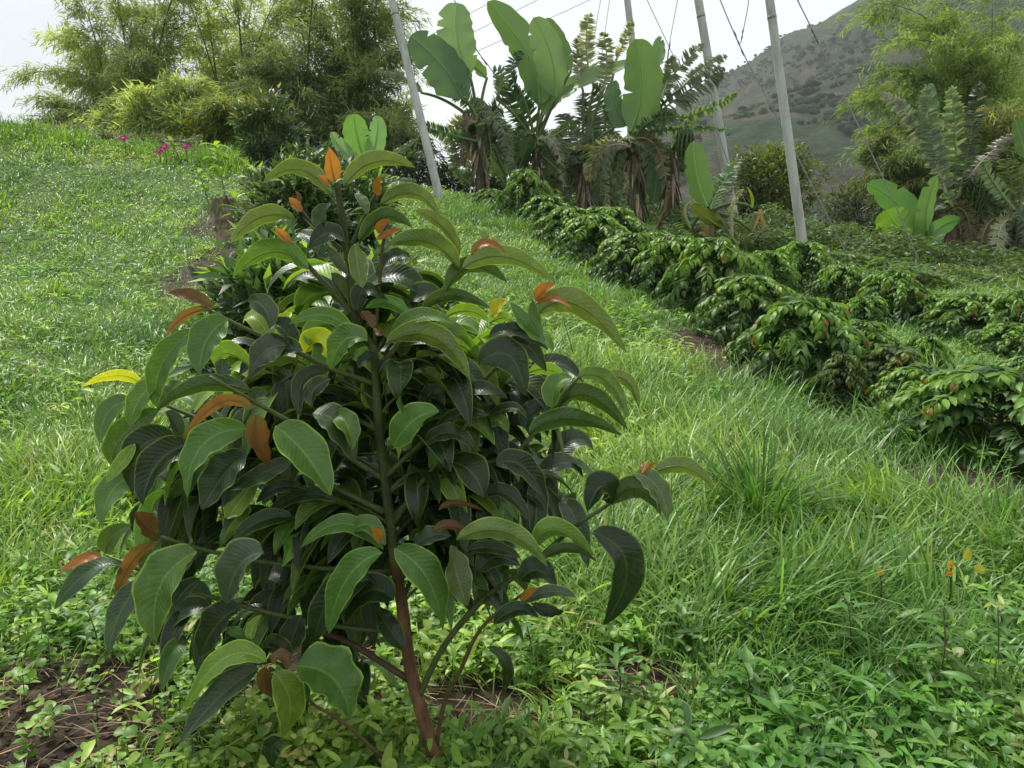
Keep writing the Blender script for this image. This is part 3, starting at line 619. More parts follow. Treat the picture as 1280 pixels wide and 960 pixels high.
banana('banana plant with tall pointed whole leaves, right of the leftmost large one', 668, 16.5, 250, C2(615, 470),
   [Lf(C2, 625, 350, 590, 190, 450, 5, 112, bg_, 0, dict(roll=18)), Lf(C2, 680, 330, 665, 190, 605, 58, 105, bp_, 0, dict(roll=20)), Lf(C2, 730, 240, 695, 140, 645, 62, 45, bg_, 0), Lf(C2, 640, 350, 760, 275, 942, 205, 62, bp_, 0, dict(roll=45)),
    Lf(C2, 620, 520, 580, 400, 530, 300, 140, bd_, 1.2), Lf(C2, 610, 505, 690, 440, 765, 412, 60, tg, 1.2, dict(hang=.6)), Lf(C2, 635, 370, 690, 315, 750, 300, 62, bg_, 0), Lf(C2, 480, 330, 500, 260, 470, 230, 70, td_, 1), Lf(C2, 560, 300, 530, 230, 570, 170, 60, bd_, 1.2),
    Lf(C2, 600, 540, 560, 480, 500, 450, 70, td_, 1), Lf(C2, 640, 380, 660, 300, 640, 200, 90, bg_, 0), Lf(C2, 610, 500, 660, 540, 700, 580, 70, td_, 1.2, dict(hang=.5))], .12, (.12, .10, .07), seed=2)
banana('ragged banana plant with dry shredded upright leaves and a brown trunk', 728, 17, 270, C2(770, 520),
   [Lf(C2, 805, 290, 780, 160, 795, 40, 80, dry, 2, dict(hang=.5)), Lf(C2, 835, 310, 850, 200, 835, 105, 80, dry, 2, dict(hang=.5)), Lf(C2, 760, 530, 820, 488, 885, 455, 50, tg, 1.2, dict(hang=.6)), Lf(C2, 800, 500, 800, 400, 770, 310, 130, td_, 2),
    Lf(C2, 870, 430, 850, 340, 800, 290, 90, td_, 2), Lf(C2, 750, 520, 700, 480, 650, 462, 55, dry, 1.3, dict(hang=.5)), Lf(C2, 780, 520, 730, 430, 700, 380, 90, td_, 2), Lf(C2, 790, 520, 850, 500, 880, 560, 70, td_, 2, dict(hang=.8)), Lf(C2, 770, 540, 720, 560, 690, 600, 60, dry, 1.6, dict(hang=.8)), Lf(C2, 770, 300, 750, 200, 760, 120, 60, dry, 2)],
   .17, (.24, .15, .09), seed=3)
banana('second dry-trunked banana plant, tucked behind the upright whole leaf', 752, 17.8, 270, C2(835, 470),
   [Lf(C2, 850, 480, 880, 380, 860, 290, 90, bd_, 1.5), Lf(C2, 840, 480, 800, 420, 770, 350, 80, td_, 1.6), Lf(C2, 850, 500, 900, 520, 930, 590, 60, td_, 1.6, dict(hang=.8)), Lf(C2, 830, 500, 780, 560, 790, 620, 60, dry, 1.6, dict(hang=.8)), Lf(C2, 880, 200, 910, 130, 935, 65, 45, dry, 2)], .15, (.20, .14, .09), seed=4)
banana('banana plant with one upright whole leaf and long shredded leaves reaching right', 798, 15.5, 285, C2(925, 480),
   [Lf(C2, 930, 440, 965, 290, 945, 130, 125, bg_, 0, dict(roll=15)), Lf(C2, 950, 440, 1080, 330, 1245, 225, 130, (.085, .12, .06), 2.4, dict(hang=.5)), Lf(C2, 970, 440, 1090, 430, 1265, 430, 45, bp_, 2, dict(hang=1.2)), Lf(C2, 1000, 350, 1070, 250, 1175, 145, 75, tg, 2),
    Lf(C2, 1080, 400, 1180, 365, 1290, 310, 55, tg, 2, dict(hang=.8)), Lf(C2, 1000, 680, 1015, 600, 1010, 530, 85, bd_, 0), Lf(C2, 920, 420, 880, 350, 870, 270, 75, bd_, 0), Lf(C2, 1012, 230, 1025, 180, 1020, 122, 52, bg_, 0), Lf(C2, 940, 560, 1030, 510, 1110, 480, 55, tg, 2, dict(hang=.8)),
    Lf(C2, 1100, 290, 1170, 230, 1250, 185, 55, tg, 2), Lf(C2, 940, 460, 1000, 400, 1100, 390, 70, td_, 2, dict(hang=.7)), Lf(C2, 930, 500, 900, 560, 890, 640, 60, td_, 1.6, dict(hang=.7)), Lf(C2, 1010, 340, 1020, 280, 1010, 225, 60, bg_, 0), Lf(C2, 950, 470, 985, 560, 990, 640, 70, td_, 1.6, dict(hang=.7)), Lf(C2, 1030, 330, 1060, 240, 1060, 190, 60, dry, 2)], .15, (.12, .11, .06), seed=5)
banana('slim leaning banana stem with a pinkish dry trunk and a hanging green bunch', 828, 15.2, 290, C2(1070, 500),
   [Lf(C2, 1070, 510, 1020, 490, 960, 520, 45, td_, 1.6, dict(hang=.8)), Lf(C2, 1075, 500, 1100, 440, 1150, 400, 50, td_, 1.6)], .095, (.30, .15, .10), bunch=(C2(1110, 520), (20, 40)), seed=6)
banana('half-dead banana plant with one tall fresh leaf and tan drooping dry leaves', 890, 14.2, 300, C2(1195, 690),
   [Lf(C2, 1185, 690, 1150, 580, 1140, 470, 80, (.16, .28, .07), 0, dict(roll=15)), Lf(C2, 1195, 700, 1230, 620, 1300, 520, 70, bg_, 1), Lf(C2, 1240, 760, 1190, 730, 1130, 680, 52, (.22, .25, .05), 0),
    Lf(C2, 1210, 800, 1160, 765, 1110, 815, 28, tan, 0, dict(label='brown curled dead leaf')), Lf(C2, 1130, 765, 1112, 690, 1165, 665, 14, (.4, .35, .25), 0, dict(label='pale tan hanging dead leaf')),
    Lf(C3, 230, 830, 275, 740, 300, 700, 26, tan, 0, dict(label='brown curled dead leaf')), Lf(C3, 240, 830, 290, 790, 345, 815, 22, tan, 0, dict(label='brown curled dead leaf')), Lf(C3, 205, 810, 200, 700, 240, 630, 26, (.30, .29, .22), 1, dict(label='grey dead leaf')),
    Lf(C3, 225, 820, 260, 760, 285, 710, 26, (.14, .17, .04), 0), Lf(C3, 150, 760, 190, 640, 215, 560, 36, (.22, .22, .16), 1), Lf(C3, 265, 690, 268, 660, 255, 630, 10, (.3, .36, .05), 0), Lf(C3, 285, 790, 305, 760, 290, 710, 18, tan, 0, dict(label='brown curled dead leaf'))],
   .085, (.22, .20, .08), seed=7)
banana('mature banana plant at right with a shredded upright crown, brown trunk and small bunch', 1187, 17, 370, C3(930, 700),
   [Lf(C3, 935, 690, 870, 480, 845, 280, 90, tg, 2), Lf(C3, 945, 690, 945, 480, 930, 285, 95, tg, 2), Lf(C3, 955, 660, 1000, 440, 1025, 270, 80, (.08, .12, .05), 2), Lf(C3, 915, 650, 820, 430, 690, 308, 70, dry, 2, dict(hang=.4)), Lf(C3, 985, 600, 1050, 520, 1135, 445, 80, (.16, .15, .11), 2, dict(hang=.9)),
    Lf(C3, 900, 560, 850, 440, 800, 380, 70, tg, 2), Lf(C3, 880, 420, 865, 340, 855, 280, 60, bd_, 0), Lf(C3, 960, 640, 1000, 610, 1050, 640, 70, td_, 1.6, dict(hang=.6)), Lf(C3, 920, 700, 880, 660, 850, 720, 50, td_, 1.6, dict(hang=.7))],
   .17, (.26, .15, .085), bunch=(C3(1005, 680), (26, 44)), seed=8)
banana('young banana plant with bright whole leaves in front of the mature one at right', 1160, 16, 365, C3(845, 860),
   [Lf(C3, 835, 850, 780, 710, 650, 612, 100, (.11, .24, .075), 0, dict(roll=20)), Lf(C3, 800, 790, 745, 745, 715, 700, 110, (.18, .33, .04), 0, dict(roll=10)), Lf(C3, 850, 770, 850, 690, 882, 590, 62, (.13, .24, .07), 0), Lf(C3, 850, 850, 880, 770, 958, 735, 72, (.07, .16, .05), 0),
    Lf(C3, 840, 880, 770, 830, 670, 812, 60, (.08, .16, .05), 0), Lf(C3, 740, 830, 680, 800, 610, 785, 22, (.13, .19, .09), 0), Lf(C3, 860, 890, 900, 850, 950, 850, 50, (.05, .11, .035), 0)], .085, (.13, .17, .06), seed=9)
banana('ragged grey-green banana plant cut by the right frame edge', 1272, 16.5, 370, C3(1150, 740),
   [Lf(C3, 1150, 710, 1090, 640, 1000, 640, 80, (.11, .15, .08), 2, dict(hang=.6)), Lf(C3, 1150, 700, 1130, 600, 1110, 530, 95, (.12, .16, .08), 2), Lf(C3, 1185, 530, 1165, 460, 1145, 400, 70, bg_, 0), Lf(C3, 1130, 770, 1080, 720, 1030, 700, 80, td_, 2, dict(hang=.7)), Lf(C3, 1165, 680, 1168, 610, 1180, 545, 60, bg_, 0),
    Lf(C3, 1150, 720, 1200, 640, 1260, 600, 90, tg, 2), Lf(C3, 1150, 750, 1100, 780, 1050, 860, 80, td_, 2, dict(hang=.9)), Lf(C3, 1140, 700, 1060, 590, 1040, 540, 60, tg, 2)], .14, (.20, .14, .09), seed=10)
banana('small banana plant with paired pale upright leaves just behind the top of the near sapling', 455, 13, 215, C2(40, 540),
   [Lf(C2, 45, 540, 20, 465, 5, 380, 85, (.16, .30, .09), 0, dict(roll=10)), Lf(C2, 55, 545, 80, 465, 85, 386, 62, (.15, .28, .10), 0, dict(roll=15)), Lf(C2, 30, 550, -30, 500, -70, 440, 50, bp_, 0), Lf(C2, 60, 560, 130, 520, 220, 460, 30, tg, 1.2, dict(hang=.4)), Lf(C2, 60, 570, 140, 600, 215, 605, 40, (.15, .2, .1), 1)], .06, (.13, .16, .06), seed=11)

# ------------------------------------------------------------------ coffee bushes
def coffee_mesh(seed, hgt=.75, rad=.55, young=(.24, .42, .05), c1=(.032, .072, .018), c2=(.058, .13, .03), nb=54, orange=.05):
    r_ = np.random.default_rng(seed); fol = MB(); st = MB()
    tube(st, spline([[0, 0, -.08], [.02, .01, hgt * .5], [0, 0, hgt * .95]], 14), np.linspace(.018, .006, 14), (.12, .09, .06), 7)
    for k in range(nb):
        f = (k + .5) / nb; z = hgt * (.10 + .86 * f ** .8); az = k * 2.4 + r_.normal(0, .25)
        ln = rad * (1.05 - .75 * f ** 2.2) * r_.uniform(.75, 1.15)
        d = np.array([math.cos(az), math.sin(az), 0]); up = r_.uniform(.15, .5) + .5 * f ** 3
        c = through([0, 0, z], np.array([0, 0, z]) + d * ln * .55 + [0, 0, up * ln * .5], np.array([0, 0, z]) + d * ln + [0, 0, (up - .62) * ln * .7], 12)
        tube(st, c, np.linspace(.006, .0025, 12), (.09, .10, .04), 5)
        m_ = 18; tt = np.linspace(.25, 1, m_) ; idx = (tt * 11).astype(int).clip(0, 10); t = unit(c[idx + 1] - c[idx]) if m_ else None
        for s_ in (-1, 1):
            sd_ = np.cross(t, [0, 0, 1.]); T = unit(sd_ * s_ * .9 + t * (.5 + .8 * tt[:, None] ** 4) + r_.normal(0, .2, (m_, 3)) + [0, 0, .1])
            N = unit(np.array([0, 0, 1.]) + r_.normal(0, .25, (m_, 3)) + T * .2)
            base = np.where(r_.uniform(0, 1, (m_, 1)) < .5, np.array([c1]), np.array([c2])) * (1 + r_.normal(0, .18, (m_, 1)))
            yo = (np.clip((tt - .35) / .4, 0, 1)[:, None] * np.clip((f - .25) / .45, 0, 1)) * r_.uniform(.45, 1, (m_, 1)); cl = base * (1 - yo) + np.array(young) * yo
            og = (r_.uniform(0, 1, m_) < orange) & (tt > .9) & (f > .5); cl[og] = (.26, .12, .03)
            leaf_batch(fol, c[idx] , T, N, r_.uniform(.10, .155, m_) * (1 - .25 * yo[:, 0]), .045, r_.uniform(.9, 1.8, m_), cl.clip(.005, .9), 4, 3, .25, 'leaf', wav=.04)
    fo = fol.build('foliage', M_COFFEE); so = st.build('stem', M_BARK)
    return fo, so
protos = [coffee_mesh(1), coffee_mesh(2, c1=(.035, .075, .022), young=(.22, .37, .05)), coffee_mesh(3, nb=50, young=(.21, .38, .05), orange=.15), coffee_mesh(4, nb=56), coffee_mesh(5, nb=42, young=(.19, .26, .05), orange=.2, c1=(.028, .055, .022))]
used = set()
CR = 'coffee bushes planted in rows on the slope'
cl_ = [  # px, Y, top py, width px, proto, label
 (1240, 3.75, 472, 300, 2, 'nearest coffee bush at the right frame edge, large and dark with bronze tips'),
 (1290, 4.5, 455, 170, 1, 'pale-topped coffee bush behind the nearest one at the right frame edge'),
 (1112, 4.9, 442, 155, 4, 'dark sparse coffee bush between the big round one and the right edge'),
 (1050, 4.75, 500, 95, 4, 'low scrubby coffee bush at the feet of the dark sparse one'),
 (1000, 5.2, 385, 205, 2, 'big round coffee bush standing alone in the middle of the right rows'),
 (932, 6.6, 353, 165, 1, 'coffee bush just behind the left shoulder of the big round one'),
 (885, 7.6, 308, 165, 1, 'broad lime-topped coffee bush straight below the half-dead banana'),
 (838, 8.4, 300, 120, 0, 'coffee bush in front of the hanging banana bunch, left of the lime-topped one'),
 (788, 8.9, 296, 120, 1, 'bushy coffee bush at the near end of the upper row beside the grass strip'),
 (742, 10.0, 272, 115, 3, 'dark coffee bush in the upper row below the dry banana trunks'),
 (765, 11.4, 262, 120, 0, 'yellow-topped coffee bush right under the slim banana trunks'),
 (708, 11.2, 262, 95, 3, 'small coffee bush in the upper row left of the dark one'),
 (684, 12.6, 247, 80, 0, 'small coffee bush near the top of the upper row'),
 (655, 13.2, 217, 86, 1, 'tall rounded coffee bush at the top end of the upper row'),
 (612, 14.2, 244, 60, 3, 'tiny coffee bush left of the tall rounded one at the row top'),
 (1002, 10.3, 308, 105, 0, 'coffee bush at the foot of the rightmost pole'),
 (1050, 9.6, 335, 90, 3, 'small dark coffee bush right of the pole foot'),
 (1113, 8.9, 345, 125, 2, 'coffee bush with reddish tips in front of the young banana'),
 (1165, 8.6, 372, 90, 3, 'low coffee bush below the trunk of the mature banana'),
 (1210, 7.7, 374, 145, 2, 'wide bronze-topped coffee bush right of the banana trunks'),
 (1268, 7.3, 372, 110, 2, 'bronze-topped coffee bush cut by the right frame edge, upper one'),
 (1256, 6.6, 412, 110, 3, 'small dark coffee bush at the right edge, below the bronze-topped ones'),
 (955, 9.3, 320, 100, 0, 'coffee bush squeezed between the lime-topped one and the pole foot'),
 (1150, 4.4, 478, 150, 0, 'coffee bush wedged between the dark sparse one and the nearest one'),
 (1075, 5.9, 415, 120, 1, 'coffee bush behind the right shoulder of the big round one'),
 (1078, 8.2, 380, 80, 0, 'low coffee bush between the small dark one and the reddish-tipped one'),
 (1150, 5.6, 432, 80, 3, 'low coffee bush standing in grass behind the dark sparse one'),
 (905, 9.6, 318, 90, 3, 'coffee bush filling the second line left of the squeezed one'),
 (820, 10.6, 292, 90, 3, 'coffee bush in the second line under the slim pinkish banana stem'),
]
cl2 = [
 (372, 7.6, 188, 120, 3, 'tall dark coffee bush behind the top left leaves of the near sapling'),
 (430, 8.6, 200, 120, 1, 'coffee bush behind the crown of the near sapling, by the small banana'),
 (385, 3.9, 300, 250, 4, 'shaded coffee bush directly behind the upper half of the near sapling'),
 (480, 4.6, 320, 200, 3, 'shaded coffee bush further back behind the sapling stem'),
 (352, 5.6, 285, 95, 0, 'lime-tipped coffee bush right of the tree stump'),
]
protow = .60; protoh = .80
for i, (px, Y, tp, wp, pi, lb) in enumerate(cl2):
    crown_tree(lb, px, Y, tp, wp, [(.04, .08, .028), (.06, .12, .035), (.035, .065, .026)], 'coffee_bush', 'coffee bush', 'coffee bushes behind the near sapling', ncl=60, nl=46, seed=80 + i, low=.0, LL=.15, LW=.055, tipcol=(.22, .33, .06))
for lst, gname in ((cl_, CR),):
    for i, (px, Y, tp, wp, pi, lb) in enumerate(lst):
        b0 = G(px, Y); top = W(px, tp, Y)[2]; hz_ = max(.3, top - b0[2]) * (1.14 if px > 850 else 1.1); wz = wp * PX(Y) / 2 * (1.0 if px > 850 else 1.04)
        e = empty('coffee_bush', b0, lb, 'coffee bush', gname)
        e.rotation_euler = (0, 0, random.uniform(0, 6.28)); e.scale = (wz / protow, wz / protow, hz_ / protoh)
        for src in protos[pi]:
            oo = src if (pi, src.name) not in used else src.copy()
            if (pi, src.name) in used: col.objects.link(oo)
            used.add((pi, src.name)); oo.parent = e
# ------------------------------------------------------------------ stump, seedling, flowers
b0 = G(285, 9.2); e = empty('tree_stump', b0, 'short broken brown tree stump at the right edge of the mown grass', 'tree stump')
mb = MB(); sp_ = W(285, 248, 9.2)[2] - b0[2]
pts = np.array([b0 - [0, 0, .1], b0 + [.0, 0, sp_ * .4], b0 + [-.04, 0, sp_]]); tube(mb, spline(pts, 14), np.linspace(.16, .12, 14), vary((.24, .19, .13), 14, .25), 16, rough=.16); mb.build('stump_wood', M_BARK, e)
mb = MB()
for k in range(14):
    az = k / 14 * 6.28; d = np.array([math.cos(az), math.sin(az), 0]); q = b0 + d * .12 + [-.03, 0, sp_ * .8]
    leaf_batch(mb, [q], [0, 0, 1.], [d], random.uniform(.05, .16), .07, -.3, vary((.22, .15, .08), 1, .3), 3, 3, .2, 'blade')
mb.build('splinter', M_BARK, e)
def seedling(px, Y, tp, label, c=(.22, .34, .05), n_=16, LL=.2):
    b0 = G(px, Y); z = W(px, tp, Y)[2] - b0[2]; e = empty('seedling', b0, label, 'seedling', 'yellow-green seedlings by the stump')
    mb = MB(); st = spline([b0, b0 + [-.05, 0, z * .5], b0 + [-.12, 0, z]], 12); tube(mb, st, np.linspace(.012, .005, 12), (.16, .18, .07), 6); mb.build('stem', M_STEM, e)
    mb = MB(); i = rng.integers(5, 12, n_); az = rng.uniform(0, 6.28, n_); d = np.stack([np.cos(az), np.sin(az), rng.uniform(0, .8, n_)], 1)
    leaf_batch(mb, st[i], unit(d), [0, 0, 1.], LL * rng.uniform(.7, 1.2, n_), LL * .4, rng.uniform(.4, 1.2, n_), vary(c, n_, .15, .05), 5, 3, .3, 'leaf'); mb.build('foliage', M_COFFEE, e)
seedling(288, 9.8, 182, 'thin yellow-green seedling with drooping top leaves behind the stump', n_=18, LL=.22)
seedling(262, 11, 216, 'tiny lime seedling left of the stump top', n_=12)
seedling(310, 8.9, 244, 'bright lime seedling touching the right side of the stump', n_=14)
seedling(225, 13.6, 176, 'pale seedling among the pink flowers', c=(.16, .24, .07), n_=14)
def flower(px, Y, py, label, c, size, cat='flower', group=None, npet=7, name='flower', centre=(.45, .3, .02)):
    head = W(px, py, Y); hx = head[0]; b0 = np.array([hx, Y, H(hx, Y)])
    if head[2] < b0[2] + .04: head[2] = b0[2] + .06
    e = empty(name, b0, label, cat, group); mb = MB(); tube(mb, through(b0, (b0 + head) / 2 + [.01, 0, .01], head, 9), .0025 if size < .05 else .006, (.06, .10, .03), 5); mb.build('stem', M_STEM, e)
    mb = MB(); az = np.linspace(0, 6.28, npet, endpoint=False); d = np.stack([np.cos(az), np.sin(az) * .6 - .3, np.sin(az) * .7 + .2], 1)
    leaf_batch(mb, [head] * npet, unit(d), unit(np.array([0, -1., .6])), size * rng.uniform(.8, 1.1, npet), size * .7, .5, vary(c, npet, .12, .04), 3, 3, .2, 'oval'); mb.build('petals', M_PETAL, e)
    mb = MB(); blob(mb, head + [0, -.2 * size, .1 * size], size * .28, centre); mb.build('flower_centre', M_PETAL, e)
PK = (.45, .04, .27); pf = 'pink flowers along the ridge'
flower(155, 13.2, 174, 'magenta flower on the ridge, leftmost of the pink ones', PK, .085, group=pf)
flower(199, 13.2, 190, 'magenta flower at the lower left of the middle ridge pair', PK, .08, group=pf)
flower(206, 13.2, 185, 'largest magenta flower in the middle of the ridge group', PK, .095, group=pf)
flower(232, 13.3, 184, 'magenta flower at the right end of the ridge group', PK, .08, group=pf)
flower(865, 5.2, 499, 'single small pink flower low in the grass near the big round coffee bush', (.35, .03, .14), .045)
yf = 'orange daisies in the right foreground'
flower(1100, 2.1, 716, 'orange daisy in the grass, left one of the right foreground pair', (.70, .32, .02), .011, group=yf, npet=10)
flower(1188, 2.12, 706, 'orange daisy in the grass, right one of the right foreground pair', (.70, .34, .02), .011, group=yf, npet=10)
flower(1187, 2.1, 717, 'smaller half-hidden orange daisy just under the right one', (.6, .22, .01), .012, group=yf, npet=8)
flower(946, 1.95, 905, 'brown closed daisy bud near the bottom edge, left of centre right', (.2, .10, .02), .012, npet=8)
# yellowing leaf in the grass
e = None
mb = MB(); q = W(1205, 700, 2.15)
leaf_batch(mb, [q, q + [.03, 0, -.02]], [[.4, 0, .9], [.7, -.1, -.3]], [0, -1., .3], .04, .024, .3, (.40, .36, .05), 6, 5, .2, 'oval')
tag(mb.build('yellow_leaf', M_WEED), 'yellowed fallen leaf pair caught in the grass beside the right orange daisy', 'leaf')

# ------------------------------------------------------------------ the near sapling
Y0 = 1.48
e = empty('young_tree', W(548, 985, Y0), 'glossy dark-leaved sapling with orange young shoots filling the left foreground', 'young tree')
def hp(p, dz=0.): return W(p[0], p[1], Y0 + dz)
BR = MB()
stem_px = [(549, 1000), (546, 955), (530, 900), (513, 835), (502, 752), (492, 690), (489, 660), (474, 541), (467, 440), (447, 412), (438, 347), (430, 285), (422, 236), (421, 228)]
sp3 = spline([hp(p) for p in stem_px], 70)
sc_ = np.array([np.array((.21, .11, .055)) if f < .33 else np.array((.21, .11, .055)) * (1 - (f - .33) / .1) + np.array((.085, .105, .035)) * (f - .33) / .1 if f < .43 else np.array((.085, .105, .035)) for f in np.linspace(0, 1, 70)])
mb = MB(); tube(mb, sp3, np.interp(np.linspace(0, 1, 70), [0, .2, .4, .7, 1], [.0185, .014, .0105, .0075, .005]), sc_, 14, rough=.03); mb.build('trunk', M_BARK, e)
br_px = [  # pixel polyline, dz at end, r0, r1, colour
 ([(439, 307), (461, 260), (473, 236)], -.02, .006, .004, 'g'), ([(432, 315), (399, 288), (377, 263)], -.03, .004, .003, 'b'),
 ([(441, 392), (399, 347), (367, 310), (355, 291)], -.06, .007, .004, 'g'), ([(468, 480), (411, 460), (380, 444), (342, 426), (305, 410), (262, 388)], -.10, .007, .004, 'g'),
 ([(468, 430), (474, 360), (478, 310), (484, 284)], -.04, .005, .0035, 'b'), ([(470, 470), (520, 400), (560, 355), (577, 336), (584, 326)], -.05, .006, .003, 'g'),
 ([(478, 600), (560, 520), (610, 470), (655, 420), (672, 378)], -.06, .007, .004, 'g'), ([(492, 645), (560, 590), (639, 569), (689, 513), (723, 472)], -.08, .008, .004, 'g'),
 ([(492, 655), (522, 610), (552, 572), (586, 527)], -.09, .007, .004, 'g'), ([(520, 880), (552, 812), (601, 752), (642, 722), (680, 692), (717, 659), (762, 629), (809, 586)], -.14, .009, .004, 'g'),
 ([(545, 935), (556, 876), (575, 839), (601, 786), (650, 745), (662, 740)], -.16, .007, .003, 'b'), ([(490, 715), (415, 711), (321, 701), (250, 686), (201, 671)], -.13, .008, .004, 'g'),
 ([(503, 790), (440, 785), (374, 774), (302, 757), (231, 735), (156, 705), (130, 696)], -.10, .008, .004, 'g'), ([(512, 850), (434, 802), (390, 790), (350, 790)], .05, .010, .005, 'r'),
 ([(550, 985), (490, 956), (434, 907), (392, 881)], -.08, .006, .004, 'b'), ([(392, 881), (360, 840), (345, 828), (322, 830)], -.12, .004, .003, 'g'),
 ([(482, 600), (409, 555), (362, 527), (312, 499), (262, 471)], -.12, .008, .004, 'g'), ([(480, 640), (400, 600), (330, 560), (240, 520), (190, 500)], .02, .009, .004, 'g'),
 ([(478, 540), (400, 500), (320, 450), (250, 430)], .05, .008, .004, 'g'), ([(500, 720), (560, 700), (600, 690)], -.1, .006, .003, 'b')]
bc_ = dict(g=(.09, .115, .035), b=(.13, .09, .04), r=(.10, .06, .04))
for pl, dz, r0, r1, k in br_px:
    q = spline([hp(p, dz * i / (len(pl) - 1)) for i, p in enumerate(pl)], 26)
    mb = MB(); tube(mb, q, .78 * np.linspace(r0, r1, 26) * (1 + .12 * (np.arange(26) % 6 == 0)), bc_[k], 8, rough=.03); mb.build('branch', M_STEM, e)

TOP = {'D': (.018, .040, .011), 'G': (.082, .160, .030), 'L': (.16, .27, .035), 'Y': (.42, .44, .03), 'U': (.085, .125, .038), 'X': (.055, .085, .045), 'O': (.40, .165, .035), 'B': (.15, .072, .03)}  # X has grey sheen and L has backlight put into the leaf colour
LV = []
def crop(ox, oy, s): return lambda x, y: (ox + x / s, oy + y / s)
K4, K5, K6, K7, K8 = crop(180, 160, 3.2), crop(50, 380, 3.2), crop(420, 260, 3.2), crop(440, 520, 2.667), crop(40, 600, 2.667)
def T_(K, s, txt):
    """base, point on the midrib, tip, width, colour, facing (t upper side, u underside), depth in cm"""
    for row in txt.strip().split(';'):
        r = row.split()
        if not r: continue
        x = [float(v) for v in r[:7]]
        LV.append((K(x[0], x[1]), K(x[2], x[3]), K(x[4], x[5]), x[6] / s, r[7], r[8], float(r[9]) / 100))
T_(K4, 3.2, '''750 270 620 165 478 222 80 U u -2; 765 215 750 150 740 78 80 O t -1; 800 235 920 135 1085 158 80 U u -3; 740 235 715 205 695 190 32 O t -4; 935 272 938 230 945 190 44 O t -3;
635 330 605 305 580 280 46 O t -4; 620 300 618 275 605 250 26 B t -3; 605 365 470 355 345 458 85 U u -5; 595 460 555 430 525 398 42 O t -8; 655 565 510 495 355 600 100 G u -7; 712 405 712 350 735 305 70 X t -3;
945 305 1080 262 1183 358 72 U u -4; 860 455 960 355 1072 402 75 D u -2; 850 262 872 300 892 348 48 U t -2; 845 465 855 555 875 640 88 G t -7; 808 470 740 420 662 482 90 D t -3; 740 480 770 530 820 592 52 X t -5;
620 420 662 445 692 505 72 X t 0; 1260 570 1140 455 970 470 90 U u -6; 1065 515 990 520 930 592 62 D t 1; 1260 515 1195 395 1080 328 66 U u 3; 930 445 985 420 1037 403 34 O t -6; 935 420 955 390 985 368 44 O t -5;
272 718 190 675 95 662 60 B t -10; 272 725 170 750 88 832 46 B u -11; 335 768 250 850 225 985 135 G t -13; 505 800 475 715 415 690 105 X t -9; 605 875 550 800 500 790 85 D t -7; 838 842 730 750 580 785 74 G t -6;
660 870 690 800 745 790 95 L u 4; 815 700 780 640 748 580 110 X t 2; 858 735 880 650 975 690 85 D t -3; 915 800 890 760 865 735 56 B t -5; 920 800 945 822 968 805 30 B t -5; 1058 758 980 700 885 722 68 G u -3;
1060 700 1120 660 1195 668 92 X t -1; 960 655 985 625 1010 605 52 X t 1; 590 740 550 768 508 785 46 Y t 3; 640 905 700 855 740 930 110 Y u 6; 570 870 490 890 430 965 130 X t -8; 893 850 800 850 748 965 120 G t -9; 430 960 330 900 290 960 90 L u 2''')
T_(K5, 3.2, '''480 300 400 380 360 492 95 G t -6; 372 385 275 430 240 558 95 G t -3; 845 350 650 325 468 425 85 D u -8; 855 425 720 395 573 542 62 B u -14; 865 440 870 545 926 657 98 B t -16; 832 500 650 565 590 772 135 G t -13;
940 490 1060 600 1162 767 175 G t -15; 1090 440 1190 480 1258 625 140 X t -10; 1150 270 1050 310 1042 452 85 D t -3; 1162 300 1095 345 1092 412 80 X t -5; 1050 185 930 195 835 302 105 X t -8; 740 220 730 262 765 302 75 X t -6;
830 205 790 215 750 260 70 L u 3; 905 352 860 360 842 402 55 X t -6; 480 420 320 540 292 650 115 G t -2; 545 535 400 580 372 765 150 D t -4; 370 690 280 760 250 895 125 G t -2; 605 560 470 640 412 805 135 D t -5;
380 560 325 640 262 715 62 L t -6; 825 600 730 690 650 825 150 D t -10; 905 640 800 790 750 860 110 L t -5; 1010 625 890 680 760 745 85 D t -9; 1060 740 950 735 865 795 62 D t -8; 1185 790 1040 765 880 872 70 D t -7; 1010 850 880 870 765 955 85 D t -6;
410 325 310 285 170 330 54 Y u -1; 620 105 490 240 465 412 112 G t -8; 430 350 400 400 360 440 60 G t -1; 560 300 520 360 470 420 80 G t 0; 700 600 640 560 590 470 90 G t -3; 500 430 540 480 560 540 70 X t -7; 1150 480 1050 440 960 470 70 D t -1; 600 700 560 780 600 860 100 G t -1; 440 820 400 860 380 930 110 D t -1''')
